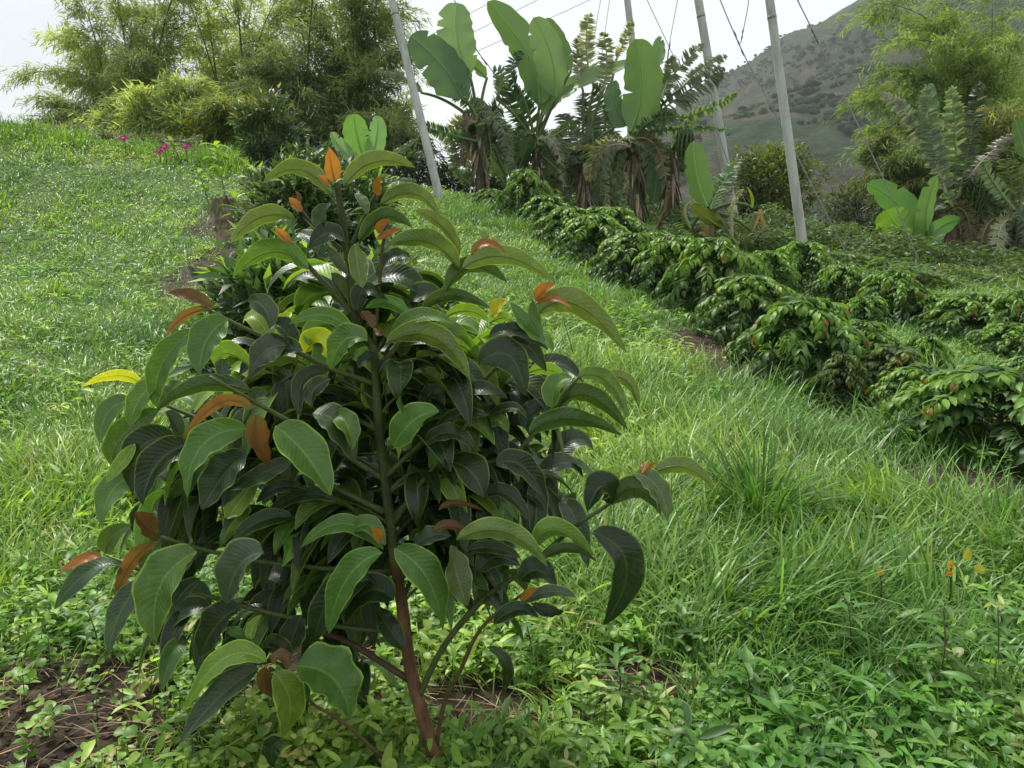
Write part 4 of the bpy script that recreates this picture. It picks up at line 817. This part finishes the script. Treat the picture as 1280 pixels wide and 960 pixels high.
T_(K6, 3.2, '''340 425 450 350 618 400 66 D u -4; 505 242 680 195 872 297 92 U u -8; 542 187 600 142 682 182 42 O t -9; 440 335 540 238 685 297 82 D u -6; 300 390 350 335 415 345 90 X t 0; 220 512 330 430 475 465 70 G t -5; 440 435 530 412 615 455 62 L u 1;
620 430 650 395 685 372 62 Y t -3; 615 460 660 440 712 450 52 L u -2; 835 545 765 470 697 375 72 G t -10; 828 525 790 440 790 368 55 G t -9; 800 372 830 330 877 303 58 O t -10; 805 382 870 365 942 402 30 O t -11; 808 425 960 385 1162 578 125 U u -8;
612 515 720 495 852 572 64 D t -7; 572 625 690 590 757 748 155 D t -9; 690 565 760 550 842 655 95 D t -5; 760 665 840 645 922 682 64 L u -3; 865 800 885 710 950 682 85 G t -9; 967 677 1080 690 1167 842 78 U u -10; 1062 682 1160 690 1212 802 64 U u -8;
885 805 1010 750 1167 888 92 D u -7; 770 905 930 840 1142 910 92 D u -10; 757 885 790 810 862 782 92 D t -6; 470 795 560 725 687 762 72 D t -5; 400 885 500 825 612 832 62 D t -6; 612 835 700 800 762 842 52 D t -4; 330 692 400 680 482 742 82 G t 1;
230 955 310 850 412 815 135 G t -9; 200 542 390 515 537 693 108 U u -8; 430 540 520 560 562 632 92 L u 1; 370 502 460 480 542 562 72 G t 0; 0 820 45 870 65 965 105 G t -8; 200 745 270 695 357 742 66 D t -4; 342 800 388 740 432 790 82 D t -3; 650 720 700 660 780 690 60 G t 0; 270 690 230 640 180 640 60 D t -2;
560 880 640 850 690 900 80 G t -2; 740 700 800 690 860 740 60 G t -1; 640 560 700 600 740 560 80 G t -3; 90 640 130 600 170 590 60 D t -4''')
T_(K8, 2.667, '''232 250 165 265 90 312 42 O t -13; 302 288 190 305 75 432 78 X t -12; 422 205 335 270 278 402 62 B u -14; 418 182 375 150 342 108 82 B t -12; 550 240 430 350 412 537 155 G t -16; 382 340 300 430 255 582 92 X t -11;
772 242 690 290 650 412 135 X t -15; 695 430 620 480 560 592 125 D t -10; 1167 242 1050 330 990 512 112 G t -16; 1125 330 1000 400 930 562 140 D t -8; 1205 400 1120 370 1042 482 112 D t -7; 782 606 640 595 508 772 88 L t -16; 755 630 630 720 490 882 102 X t -13;
780 620 775 675 812 727 62 B t -19; 797 602 835 590 852 632 52 B t -18; 805 640 860 740 835 857 120 L t -17; 880 622 1000 660 1062 792 190 G t -15; 862 600 810 545 760 562 64 D t -11; 732 532 735 490 767 450 42 L t -12; 742 572 690 515 640 500 44 G t -11;
835 860 800 900 812 962 85 D t -9; 1172 232 1040 145 895 226 74 G t -10; 1162 205 1155 185 1133 155 44 O t -14; 245 245 265 190 332 150 84 G t -7; 645 180 700 100 722 60 95 L t -3; 560 330 500 380 480 420 70 D t -7; 900 450 870 520 850 570 110 D t -4; 1240 560 1180 480 1150 420 90 D t -3; 600 700 680 640 760 600 80 D t -5''')
T_(K7, 2.667, '''140 442 250 540 302 712 125 G t -16; 332 432 350 530 385 632 104 U t -15; 348 412 510 385 652 502 82 U u -16; 380 450 470 440 562 472 54 D t -10; 612 442 680 380 812 472 74 G u -13; 640 475 720 445 817 487 42 D u -13;
800 388 915 500 840 697 135 D t -19; 862 292 830 235 785 320 100 D t -15; 868 292 950 240 1030 335 86 D u -15; 942 192 1020 240 1052 352 78 U t -17; 1002 192 1110 170 1207 247 64 U u -15; 967 190 975 170 990 145 20 O t -17; 980 190 1000 165 1015 155 14 O t -17;
560 612 590 592 617 575 34 O t -18; 558 625 660 585 747 606 48 X t -17; 600 625 660 655 707 652 48 D t -16; 472 692 550 645 622 672 62 D t -14; 452 770 515 830 502 922 54 D t -12; 560 548 620 515 682 572 92 D t -11; 290 312 350 290 437 315 28 B u -10; 270 382 330 365 392 397 42 B t -11;
480 162 570 170 652 292 92 D t -12; 450 262 520 265 592 352 62 D t -10; 300 152 390 180 440 270 120 D t -8; 0 385 60 365 112 432 70 G t -10; 240 95 330 55 412 112 64 D t -9; 420 520 480 470 560 500 90 D t -9; 200 440 260 400 330 400 70 X t -8''')
r_ = np.random.default_rng(11)
def hero_leaf(mb, B, M, E, hw, c, face, roll=None, fold=None, m=0, nseg=18, nac=9, young=False):
    n_ = nseg + 1; c_ = through(B, M, E, n_); t = unit(np.gradient(c_, axis=0)); view = unit(CAM - c_)
    side = unit(np.cross(t, view)); fr = unit(np.cross(side, t)); fr = fr * np.sign(np.sum(fr * view, 1, keepdims=True))
    roll = r_.uniform(20, 42) if roll is None else roll; fold = r_.uniform(.22, .58) if fold is None else fold
    up = np.array([0, 0, 1.]); want = 1 if face == 't' else -1
    best = None
    for s_ in (-1, 1):
        a = math.radians(roll) * s_; nn = want * (fr * math.cos(a)) + np.cross(t, fr) * math.sin(a); nn = unit(nn)
        sc0 = np.mean(nn @ up)
        if best is None or sc0 > best[0]: best = (sc0, nn)
    nn = best[1]; tw_ = (np.linspace(-.5, .5, n_) * r_.normal(0, .55))[:, None]; nn = unit(nn * np.cos(tw_) + np.cross(t, nn) * np.sin(tw_)); S = np.cross(nn, t); hw = hw / math.cos(math.radians(roll))
    v = np.linspace(0, 1, n_); h = v ** .62 * (1 - v) ** .82; h /= h.max(); h = np.maximum(h, .02)
    h = h * (1 - .0 * v); u = np.linspace(-1, 1, nac) + r_.uniform(-.03, .03)
    u = np.clip(u, -1, 1)
    w_ = h[:, None] * hw * u[None]; ph = r_.uniform(0, 6.28, 2)
    wave = (np.sin(v * r_.uniform(16, 24) + ph[0])[:, None] * np.where(u > 0, 1, 0) + np.sin(v * r_.uniform(16, 24) + ph[1])[:, None] * np.where(u < 0, 1, 0)) * (np.abs(u) ** 2.5) * hw * r_.uniform(.05, .17) * (h[:, None] ** .5)
    curl = -np.abs(u) ** 3 * hw * r_.uniform(-.05, .18) * h[:, None]
    V = c_[:, None] + w_[..., None] * S[:, None] + (np.abs(w_) * fold + wave + curl)[..., None] * nn[:, None]
    ii = np.arange(n_ - 1)[:, None] * nac + np.arange(nac - 1)[None]
    F = np.stack([ii, ii + nac, ii + nac + 1, ii + 1], -1).reshape(-1, 4)
    uv = np.stack(np.broadcast_arrays(((u + 1) / 2)[None], v[:, None]), -1).reshape(-1, 2)
    cg = np.tile(np.asarray(c, float), (n_ * nac, 1))
    if young:
        bl_ = np.clip(1 - v / .45, 0, 1)[:, None, None] * .55; cg = (cg.reshape(n_, nac, 3) * (1 - bl_) + np.array([.12, .13, .03]) * bl_).reshape(-1, 3)
    mb.add(V, F, cg, uv, m)
    # raised midrib below, running into a short petiole
    tube(mb, c_[:-2] - nn[:-2] * .0008, np.linspace(.0019, .0006, n_ - 2), np.clip(np.array(c) * 1.5 + [.03, .04, .008], 0, .7), 5, m=m)
LV.sort(key=lambda a: -a[3] * math.hypot(a[0][0] - a[2][0], a[0][1] - a[2][1]))
rest = MB(); nbig = 0
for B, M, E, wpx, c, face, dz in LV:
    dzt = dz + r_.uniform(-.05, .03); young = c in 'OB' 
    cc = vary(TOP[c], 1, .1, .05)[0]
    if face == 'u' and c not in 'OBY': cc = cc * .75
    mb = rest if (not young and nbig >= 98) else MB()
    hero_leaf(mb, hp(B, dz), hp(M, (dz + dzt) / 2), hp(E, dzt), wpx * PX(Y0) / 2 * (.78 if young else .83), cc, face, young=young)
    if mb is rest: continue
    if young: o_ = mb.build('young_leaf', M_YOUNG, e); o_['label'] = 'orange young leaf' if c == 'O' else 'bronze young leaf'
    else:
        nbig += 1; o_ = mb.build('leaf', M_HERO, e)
        if c == 'Y': o_['label'] = 'yellow leaf'
# inner and rear leaves on short twigs
tw = MB()
def stem_at(py):
    i = np.argmin(np.abs(np.array([p[1] for p in stem_px]) - py)); return i
for k in range(46):
    py = r_.uniform(385, 800); z = hp((0, py))[2]; i = np.argmin(np.abs(sp3[:, 2] - z)); b = sp3[i]
    az = r_.uniform(0, 2 * math.pi); f = max(0, (py - 400) / 400)
    lx = (.24 + .10 * math.sin(f * 3)) if math.cos(az) < 0 else (.12 + .12 * math.sin(f * 3))
    ln = np.array([math.cos(az) * lx, max(.02, math.sin(az) * .36), 0]); d = unit(ln); l = np.linalg.norm(ln) * r_.uniform(.6, 1.05)
    c = through(b, b + d * l * .55 + [0, 0, .05], b + d * l + [0, 0, .02 - .05 * f], 14)
    tube(tw, c, np.linspace(.0035, .002, 14), bc_['g'], 6)
    for q in (4, 7, 10, 13):
        for s_ in (-1, 1):
            T = unit(np.cross(d, [0, 0, 1.]) * s_ * .8 + d * .6 + r_.normal(0, .3, 3) + [0, 0, -.05]); L_ = r_.uniform(.11, .165)
            M = c[q] + T * L_ * .5 + [0, 0, L_ * .12]; E = c[q] + T * L_ * .9 + [0, 0, -L_ * .22]
            ty = 'D' if r_.uniform() < .72 else ('G' if r_.uniform() < .7 else 'L')
            n_ = 10; cv = through(c[q], M, E, n_); t = unit(np.gradient(cv, axis=0)); S0 = unit(np.cross(np.array([0, 0, 1.]) + r_.normal(0, .3, 3), t)); nn = np.cross(t, S0)
            v = np.linspace(0, 1, n_); h = v ** .62 * (1 - v) ** .82; h /= h.max(); h = np.maximum(h, .02); u = np.linspace(-1, 1, 7)
            hw = L_ * r_.uniform(.16, .21); w_ = h[:, None] * hw * u[None]
            V = cv[:, None] + w_[..., None] * S0[:, None] + (np.abs(w_) * .3)[..., None] * nn[:, None]
            ii = np.arange(n_ - 1)[:, None] * 7 + np.arange(6)[None]; F = np.stack([ii, ii + 7, ii + 8, ii + 1], -1).reshape(-1, 4)
            if nn[:, 2].mean() < 0: F = F[:, ::-1]
            rest.add(V, F, vary(TOP[ty], 1, .2, .06)[0], np.stack(np.broadcast_arrays(((u + 1) / 2)[None], v[:, None]), -1).reshape(-1, 2))
def rnd_leaf(B, d, L_, ty):
    M = B + d * L_ * .5 + [0, 0, L_ * .12]; E = B + d * L_ * .92 + [0, 0, -L_ * .28]
    n_ = 12; cv = through(B, M, E, n_); t = unit(np.gradient(cv, axis=0)); S0 = unit(np.cross(np.array([0, -.35, 1.]) + r_.normal(0, .35, 3), t)); nn = np.cross(t, S0)
    v = np.linspace(0, 1, n_); h = v ** .62 * (1 - v) ** .8; h /= h.max(); h = np.maximum(h, .02); u = np.linspace(-1, 1, 7)
    hw = L_ * r_.uniform(.17, .22); w_ = h[:, None] * hw * u[None]
    V = cv[:, None] + w_[..., None] * S0[:, None] + (np.abs(w_) * .35)[..., None] * nn[:, None]
    ii = np.arange(n_ - 1)[:, None] * 7 + np.arange(6)[None]; F = np.stack([ii, ii + 7, ii + 8, ii + 1], -1).reshape(-1, 4)
    if nn[:, 2].mean() < 0: F = F[:, ::-1]
    rest.add(V, F, vary(TOP[ty], 1, .2, .06)[0], np.stack(np.broadcast_arrays(((u + 1) / 2)[None], v[:, None]), -1).reshape(-1, 2))
def sprig(px, py, dz, dpx, dpy, n_, pal, reach=.15):
    b = hp((px, py), dz); d = unit(np.array([dpx, r_.uniform(-.3, .3), -dpy])); c = through(b, b + d * reach * .5 + [0, 0, .02], b + d * reach, 12)
    tube(tw, c, np.linspace(.004, .002, 12), bc_['g'], 6)
    for q in np.linspace(2, 11, n_).astype(int):
        for s_ in (-1, 1):
            T = unit(np.cross(d, [0, -.6, 1.]) * s_ * r_.uniform(.4, 1) + d * .8 + r_.normal(0, .3, 3) + [0, 0, -.15]); rnd_leaf(c[q], T, r_.uniform(.09, .14), pal[r_.integers(len(pal))])
for k in range(26):                                             # left side mass
    sprig(r_.uniform(250, 410), r_.uniform(450, 640), r_.uniform(.0, .16), -1, r_.uniform(.1, 1.0), 3, 'DDGDGX')
for k in range(20):                                             # lime leaves behind the crown
    sprig(r_.uniform(380, 600), r_.uniform(400, 500), r_.uniform(.04, .2), r_.choice([-1, 1]), r_.uniform(-.3, .5), 2, 'LLGLL', .12)
for k in range(12):
    sprig(r_.uniform(520, 640), r_.uniform(470, 620), r_.uniform(.0, .15), 1, r_.uniform(-.1, .8), 3, 'DDGDX', .12)
for k in range(20):
    sprig(r_.uniform(270, 480), r_.uniform(650, 780), r_.uniform(.05, .26), r_.choice([-1, 1], p=[.7, .3]), r_.uniform(.2, 1.2), 3, 'DDDDG', .13)
for k in range(14):
    sprig(r_.uniform(380, 600), r_.uniform(560, 700), r_.uniform(.06, .26), r_.choice([-1, 1]), r_.uniform(-.1, 1.0), 3, 'DDDG', .13)
tag(tw.build('twigs', M_STEM, e), kind='stuff')
tag(rest.build('foliage', M_HERO, e), kind='stuff')

# ------------------------------------------------------------------ grass and weeds
def scatter(n, r0, r1, pw=1.8, az=.80):
    u = rng.uniform(0, 1, n); a = 2 - pw
    r = (r0 ** a + u * (r1 ** a - r0 ** a)) ** (1 / a); th = rng.uniform(-az, az, n)
    return r * np.sin(th), r * np.cos(th)
def gnoise(x, y, s, z=0.):
    return np.array([mnoise.noise(Vector((a * s, b * s, z))) for a, b in zip(x, y)])
# regional character: 0 = broad weeds, 1 = long grass
def fieldtype(x, y):
    r = np.hypot(x, y); px = 640 + x / np.maximum(y, .1) * 960
    f = .6 + gnoise(x, y, .55, 3.) * 1.0
    f = f + np.clip((r - 2.6) / 2.5, -.55, .3)
    f = f + .5 * np.exp(-((px - 950) / 130) ** 2 - ((r - 2.9) / .7) ** 2) + .5 * np.exp(-((px - 1180) / 130) ** 2 - ((r - 3.1) / .6) ** 2) + .7 * np.exp(-((px - 50) / 130) ** 2 - ((r - 3.6) / .8) ** 2)
    f = f - .1 * (px < 330) * (r > 6)
    return np.clip(f, 0, 1)
cA, cB, cC, cD = np.array((.165, .31, .048)), np.array((.098, .215, .032)), np.array((.26, .40, .08)), np.array((.33, .34, .12))
def gcol(n, x, y, base=None):
    k = rng.choice(4, n, p=[.42, .30, .24, .04]); c = np.stack([cA, cB, cC, cD])[k]
    v_ = gnoise(x, y, .8, 9.) ; c = c * (1 + v_[:, None] * np.array([.8, .45, .45]))
    return (c * (1 + rng.normal(0, .17, (n, 1)))).clip(.01, .8)
gr = MB()
n = 520000
x, y = scatter(n, 1.0, 23, 1.4); ft = fieldtype(x, y); dd = dirt_and_shade(x, y)
k = (rng.uniform(0, 1, n) < (.16 + .84 * ft)) & (rng.uniform(0, 1, n) > dd * 1.0); x, y, ft = x[k], y[k], ft[k]; n = len(x)
r = np.hypot(x, y); z = H(x, y)
az = rng.uniform(0, 6.283, n) * .5 + 3.1 * gnoise(x, y, 2.2, 5.); hd = np.stack([np.cos(az), np.sin(az), np.zeros(n)], 1)
lean = rng.uniform(.1, .9, n); T = unit(hd * lean[:, None] + [0, 0, 1.])
N = unit(-hd + np.array([0, 0, .25]) + rng.normal(0, .25, (n, 3)))
Nn = unit(np.cross(np.cross(T, hd), T) * -1 + rng.normal(0, .3, (n, 3)))
Lb = (rng.uniform(.05, .15, n) + .12 * ft * rng.uniform(0, 1, n) ** 2) * np.where(r > 7, .85, 1)
Lb += (ft > .6) * (x > .2) * (r < 7) * rng.uniform(0, .17, n) * (rng.uniform(0, 1, n) < .4)
Lb *= (1 + .9 * gnoise(x, y, 1.7, 8.)).clip(.4, 1.8)
left = (x < -1.2) & (r > 4); Lb[left] *= .85
Wb = rng.uniform(.0032, .0085, n) * (1 + .5 * (ft > .55) * (r < 6)) * np.clip(r / 5.0, 1, 3.0)
leaf_batch(gr, np.stack([x, y, z - .005], 1), T, Nn, Lb, Wb, rng.uniform(.3, 2.3, n), gcol(n, x, y), 4, 2, 0, 'blade')
n = 9000; px_ = rng.uniform(-120, 330, n); Yr = rng.normal(14.2, .5, n); x = (px_ - 640) / 960 * Yr; z = H(x, Yr)          # rank grass along the rim of the slope
cl_r = np.array([mnoise.noise(Vector((a * 1.3, 2., 3.))) for a in x]); az = rng.uniform(0, 6.28, n); hd = np.stack([np.cos(az), np.sin(az), np.zeros(n)], 1); T = unit(hd * rng.uniform(.1, .7, (n, 1)) + [0, 0, 1.])
leaf_batch(gr, np.stack([x, Yr, z - .01], 1), T, -hd, rng.uniform(.2, .42, n) * (1 + cl_r) * np.where((px_ > 130) & (px_ < 260), .5, 1), rng.uniform(.012, .022, n), rng.uniform(.3, 2.2, n), gcol(n, x, Yr) * .85, 4, 2, 0, 'blade')
tag(gr.build('grass', M_GRASS), 'fresh green grass covering the slope', 'grass', kind='stuff')

# broad low weeds: rosettes of lance leaves and round leaflets
wd = MB()
n = 36000
x, y = scatter(n, 1.0, 20, 1.6); ft = fieldtype(x, y); dd = dirt_and_shade(x, y)
k = (rng.uniform(0, 1, n) < (1.1 - ft)) & (rng.uniform(0, 1, n) > dd * .93); x, y = x[k], y[k]; n = len(x); z = H(x, y); r = np.hypot(x, y)
m_ = 6; hgt = rng.uniform(.015, .10, n) * (1 + .5 * (r > 3)); px_ = 640 + x / y * 960
rep = lambda a: np.repeat(a, m_, 0)
az = rep(rng.uniform(0, 6.28, n)) + np.tile(np.arange(m_) * 2.4, n) + rng.normal(0, .3, n * m_)
d = np.stack([np.cos(az), np.sin(az), rng.uniform(-.1, .75, n * m_)], 1)
base = np.stack([rep(x), rep(y), rep(z) + rep(hgt) * rng.uniform(.4, 1.1, n * m_)], 1) + rng.normal(0, .012, (n * m_, 3))
cc = rep(gcol(n, x, y)) * (1 + rng.normal(0, .12, (n * m_, 1)))
rl = rep(r); rnd = rep(rng.uniform(0, 1, n) < np.where((px_ < 560) & (r < 2.6), .75, np.where(r < 2.0, .4, .08)))
LL = np.where(rnd, rep(rng.uniform(.012, .034, n)), rep(rng.uniform(.028, .085, n)) * rng.uniform(.7, 1.1, n * m_)) * np.clip(rl / 4, 1, 1.2); WW = np.where(rnd, LL * .85, LL * .33)
for sel, shp in ((rnd, 'oval'), (~rnd, 'leaf')):
    q = sel
    leaf_batch(wd, base[q], unit(d[q]), unit(np.array([0, 0, 1.]) + rng.normal(0, .3, (q.sum(), 3))), LL[q], WW[q], rng.uniform(.1, 1.2, q.sum()), cc[q].clip(.01, .8), 4, 3, .3, shp)
q = r < 3
for i in np.nonzero(q)[0][:2500]:
    tube(wd, [[x[i], y[i], z[i]], [x[i] + .004, y[i], z[i] + hgt[i] * 1.05]], .0012, (.10, .13, .05), 4)
tag(wd.build('ground_weeds', M_WEED), 'low broad-leaved weeds growing through the grass', 'weeds', kind='stuff')

# dry straw on bare soil and between the weeds
stw = MB(); n = 16000; x, y = scatter(n, 1.0, 11, 1.7); dd = dirt_and_shade(x, y); k = rng.uniform(0, 1, n) < (.12 + dd * 1.5); x, y = x[k], y[k]; n = len(x); z = H(x, y)
az = rng.uniform(0, 6.28, n); T = np.stack([np.cos(az), np.sin(az), rng.uniform(-.05, .3, n)], 1)
leaf_batch(stw, np.stack([x, y, z + rng.uniform(.002, .03, n)], 1), T, unit(np.array([0, 0, 1.]) + rng.normal(0, .3, (n, 3))), rng.uniform(.04, .16, n), rng.uniform(.0015, .004, n), rng.uniform(-.2, .5, n), vary((.30, .22, .12), n, .35, .08), 3, 2, 0, 'blade')
tag(stw.build('dry_straw', M_STRAW), 'dry straw lying on the bare soil', 'straw', kind='stuff')

# tall tufts
def tuft(px, Y, h, nb, wid, label, c=(.07, .17, .03), rad=.09, spread=.7):
    b0 = G(px, Y); e = empty('grass_tuft', b0, label, 'grass tuft', 'tall grass tufts'); mb = MB()
    a = rng.uniform(0, 6.28, nb); q = rng.uniform(0, 1, nb) ** .6 * rad; P = np.stack([b0[0] + np.cos(a) * q, b0[1] + np.sin(a) * q, np.full(nb, b0[2] - .01)], 1)
    a2 = a + rng.normal(0, .5, nb); hd = np.stack([np.cos(a2), np.sin(a2), np.zeros(nb)], 1); T = unit(hd * rng.uniform(.05, spread, (nb, 1)) + [0, 0, 1.])
    leaf_batch(mb, P, T, unit(np.cross(np.cross(T, hd), T) * -1 + rng.normal(0, .25, (nb, 3))), h * rng.uniform(.55, 1.15, nb), wid * rng.uniform(.7, 1.2, nb), rng.uniform(.5, 2.4, nb), vary(c, nb, .25, .06), 8, 3, .35, 'blade', dp=1.8)
    mb.build('blades', M_GRASS, e)
tuft(950, 2.75, .46, 210, .012, 'largest tall dark grass tuft, standing in the open grass right of the sapling')
tuft(905, 3.1, .28, 90, .009, 'broad grass tuft behind the left side of the largest tuft', (.10, .22, .04))
tuft(1010, 3.0, .27, 90, .009, 'grass tuft close to the right side of the largest tuft', (.10, .22, .04))
tuft(1090, 3.2, .28, 100, .010, 'arching grass tuft between the largest tuft and the nearest coffee bush', (.12, .24, .045))
tuft(1180, 2.9, .26, 90, .009, 'arching grass tuft in front of the nearest coffee bush', (.12, .24, .045))
tuft(1262, 2.8, .28, 110, .009, 'grass tuft at the right frame edge under the nearest coffee bush', (.11, .24, .04))
tuft(60, 3.0, .24, 260, .008, 'wide bright grass tuft at the left edge beside the sapling', (.13, .28, .045), .2, 1.2)
tuft(10, 3.3, .28, 120, .008, 'grass tuft cut by the left frame edge', (.12, .26, .045), .14)
tuft(150, 3.5, .24, 120, .007, 'grass tuft half hidden behind the left leaves of the sapling', (.12, .25, .045), .14)
tuft(860, 4.2, .26, 110, .008, 'grass tuft near the single pink flower', (.12, .26, .045), .14)
tuft(760, 4.6, .24, 110, .008, 'grass tuft right of the sapling crown on the open strip', (.13, .27, .05), .14)
tuft(640, 12, .4, 140, .012, 'tall grass tuft at the top of the grass strip by the upper coffee row', (.12, .24, .045), .3)
tuft(590, 13, .42, 140, .012, 'tall grass tuft on the ridge between the pole and the bananas', (.13, .25, .05), .3)
tuft(560, 12, .38, 120, .012, 'grass tuft at the foot of the leftmost pole', (.12, .24, .045), .3)
tuft(690, 9, .32, 120, .010, 'grass tuft along the edge of the upper coffee row', (.13, .27, .05), .25)
tuft(740, 7.5, .3, 120, .010, 'grass tuft below the bushy coffee bush on the strip', (.13, .27, .05), .25)
tuft(1165, 2.05, .20, 26, .009, 'thin grass tuft with a few pale drooping blades at lower right', (.16, .28, .07), .05)
tuft(880, 2.3, .22, 22, .010, 'small loose tuft with long arching blades below the largest tuft', (.15, .27, .06), .06)
# upright weeds of the foreground
def tall_weed(px, Y, h, label, c=(.10, .21, .05), seed=0):
    q = np.random.default_rng(seed); b0 = G(px, Y); e = empty('tall_weed', b0, label, 'weed', 'upright weeds in the foreground'); mb = MB()
    st = spline([b0, b0 + [.01, 0, h * .5], b0 + [-.005, 0, h]], 12); tube(mb, st, np.linspace(.003, .0015, 12), (.13, .13, .06), 6); mb.build('stem', M_STEM, e)
    mb = MB(); i = np.repeat(np.arange(2, 12), 2); nn = len(i); az = np.arange(nn) * math.pi + i * 1.57 + q.normal(0, .3, nn); d = np.stack([np.cos(az), np.sin(az), q.uniform(.1, .8, nn)], 1)
    leaf_batch(mb, st[i], unit(d), [0, 0, 1.], q.uniform(.05, .085, nn), .020, q.uniform(.3, 1.1, nn), vary(c, nn, .15, .05), 6, 3, .35, 'leaf'); mb.build('foliage', M_WEED, e)
for i, (px, Y, h, lb) in enumerate([(1235, 1.75, .26, 'upright leafy weed at the lower right corner with spreading pointed leaves'), (1170, 1.8, .24, 'tall thin weed left of the lower right corner one'), (1055, 1.9, .20, 'slender weed stalk rising in the middle of the lower right grass'), (845, 2.0, .14, 'pointed-leaved weed on the dark gap right of the sapling foot'),
        (770, 1.75, .15, 'leafy weed near the bottom edge right of the sapling stem'), (660, 1.85, .16, 'leafy weed just right of the leaning twig of the sapling'), (930, 1.75, .13, 'low pale weed at the bottom edge between the daisy bud and the dark gap'), (120, 1.9, .15, 'leafy weed at the lower left beside the bare soil'), (270, 1.8, .12, 'small clover-like weed under the lowest left leaves of the sapling')]):
    tall_weed(px, Y, h, lb, seed=i)

# clods of soil
cl = MB(); n = 5000; x, y = scatter(n, 1.0, 9, 1.6); dd = dirt_and_shade(x, y); k = rng.uniform(0, 1, n) < dd * 1.3; x, y = x[k], y[k]; z = H(x, y)
for a_, b_, c_ in zip(x, y, z):
    s_ = abs(random.gauss(0, .003)) + .0015; blob(cl, [a_, b_, c_ + s_ * .3], (s_ * 1.3, s_, s_ * .8), vary((.085, .055, .037), 1, .35)[0], 2, .3)
x = rng.uniform(-1.6, -.5, 1500); y = rng.uniform(1.15, 2.0, 1500); z = H(x, y); k = rng.uniform(0, 1, 1500) < dirt_and_shade(x, y)
for a_, b_, c_ in zip(x[k], y[k], z[k]):
    s_ = abs(random.gauss(0, .0035)) + .0015; blob(cl, [a_, b_, c_ + s_ * .3], (s_ * 1.3, s_, s_ * .8), vary((.085, .055, .037), 1, .35)[0], 3, .4)
tag(cl.build('soil_clods', M_STRAW), 'dark crumbs of bare soil', 'soil', kind='stuff')

# ------------------------------------------------------------------ haze
hb = bpy.data.meshes.new('haze'); import bmesh
bm = bmesh.new(); bmesh.ops.create_cube(bm, size=1)
for v_ in bm.verts: v_.co = Vector((v_.co.x * 1800, v_.co.y * 1500 + 200, -30 + (v_.co.z + .5) * 420))
bm.to_mesh(hb); bm.free()
m, t, o = nodes('thin_haze'); pv = t.nodes.new('ShaderNodeVolumePrincipled'); pv.inputs['Density'].default_value = .00033
pv.inputs['Color'].default_value = (.94, .97, 1, 1); pv.inputs['Anisotropy'].default_value = .1
t.links.new(pv.outputs[0], o.inputs['Volume']); hb.materials.append(m)
ho = bpy.data.objects.new('haze', hb); col.objects.link(ho); tag(ho, 'thin pale haze filling the valley air', 'haze', kind='stuff')
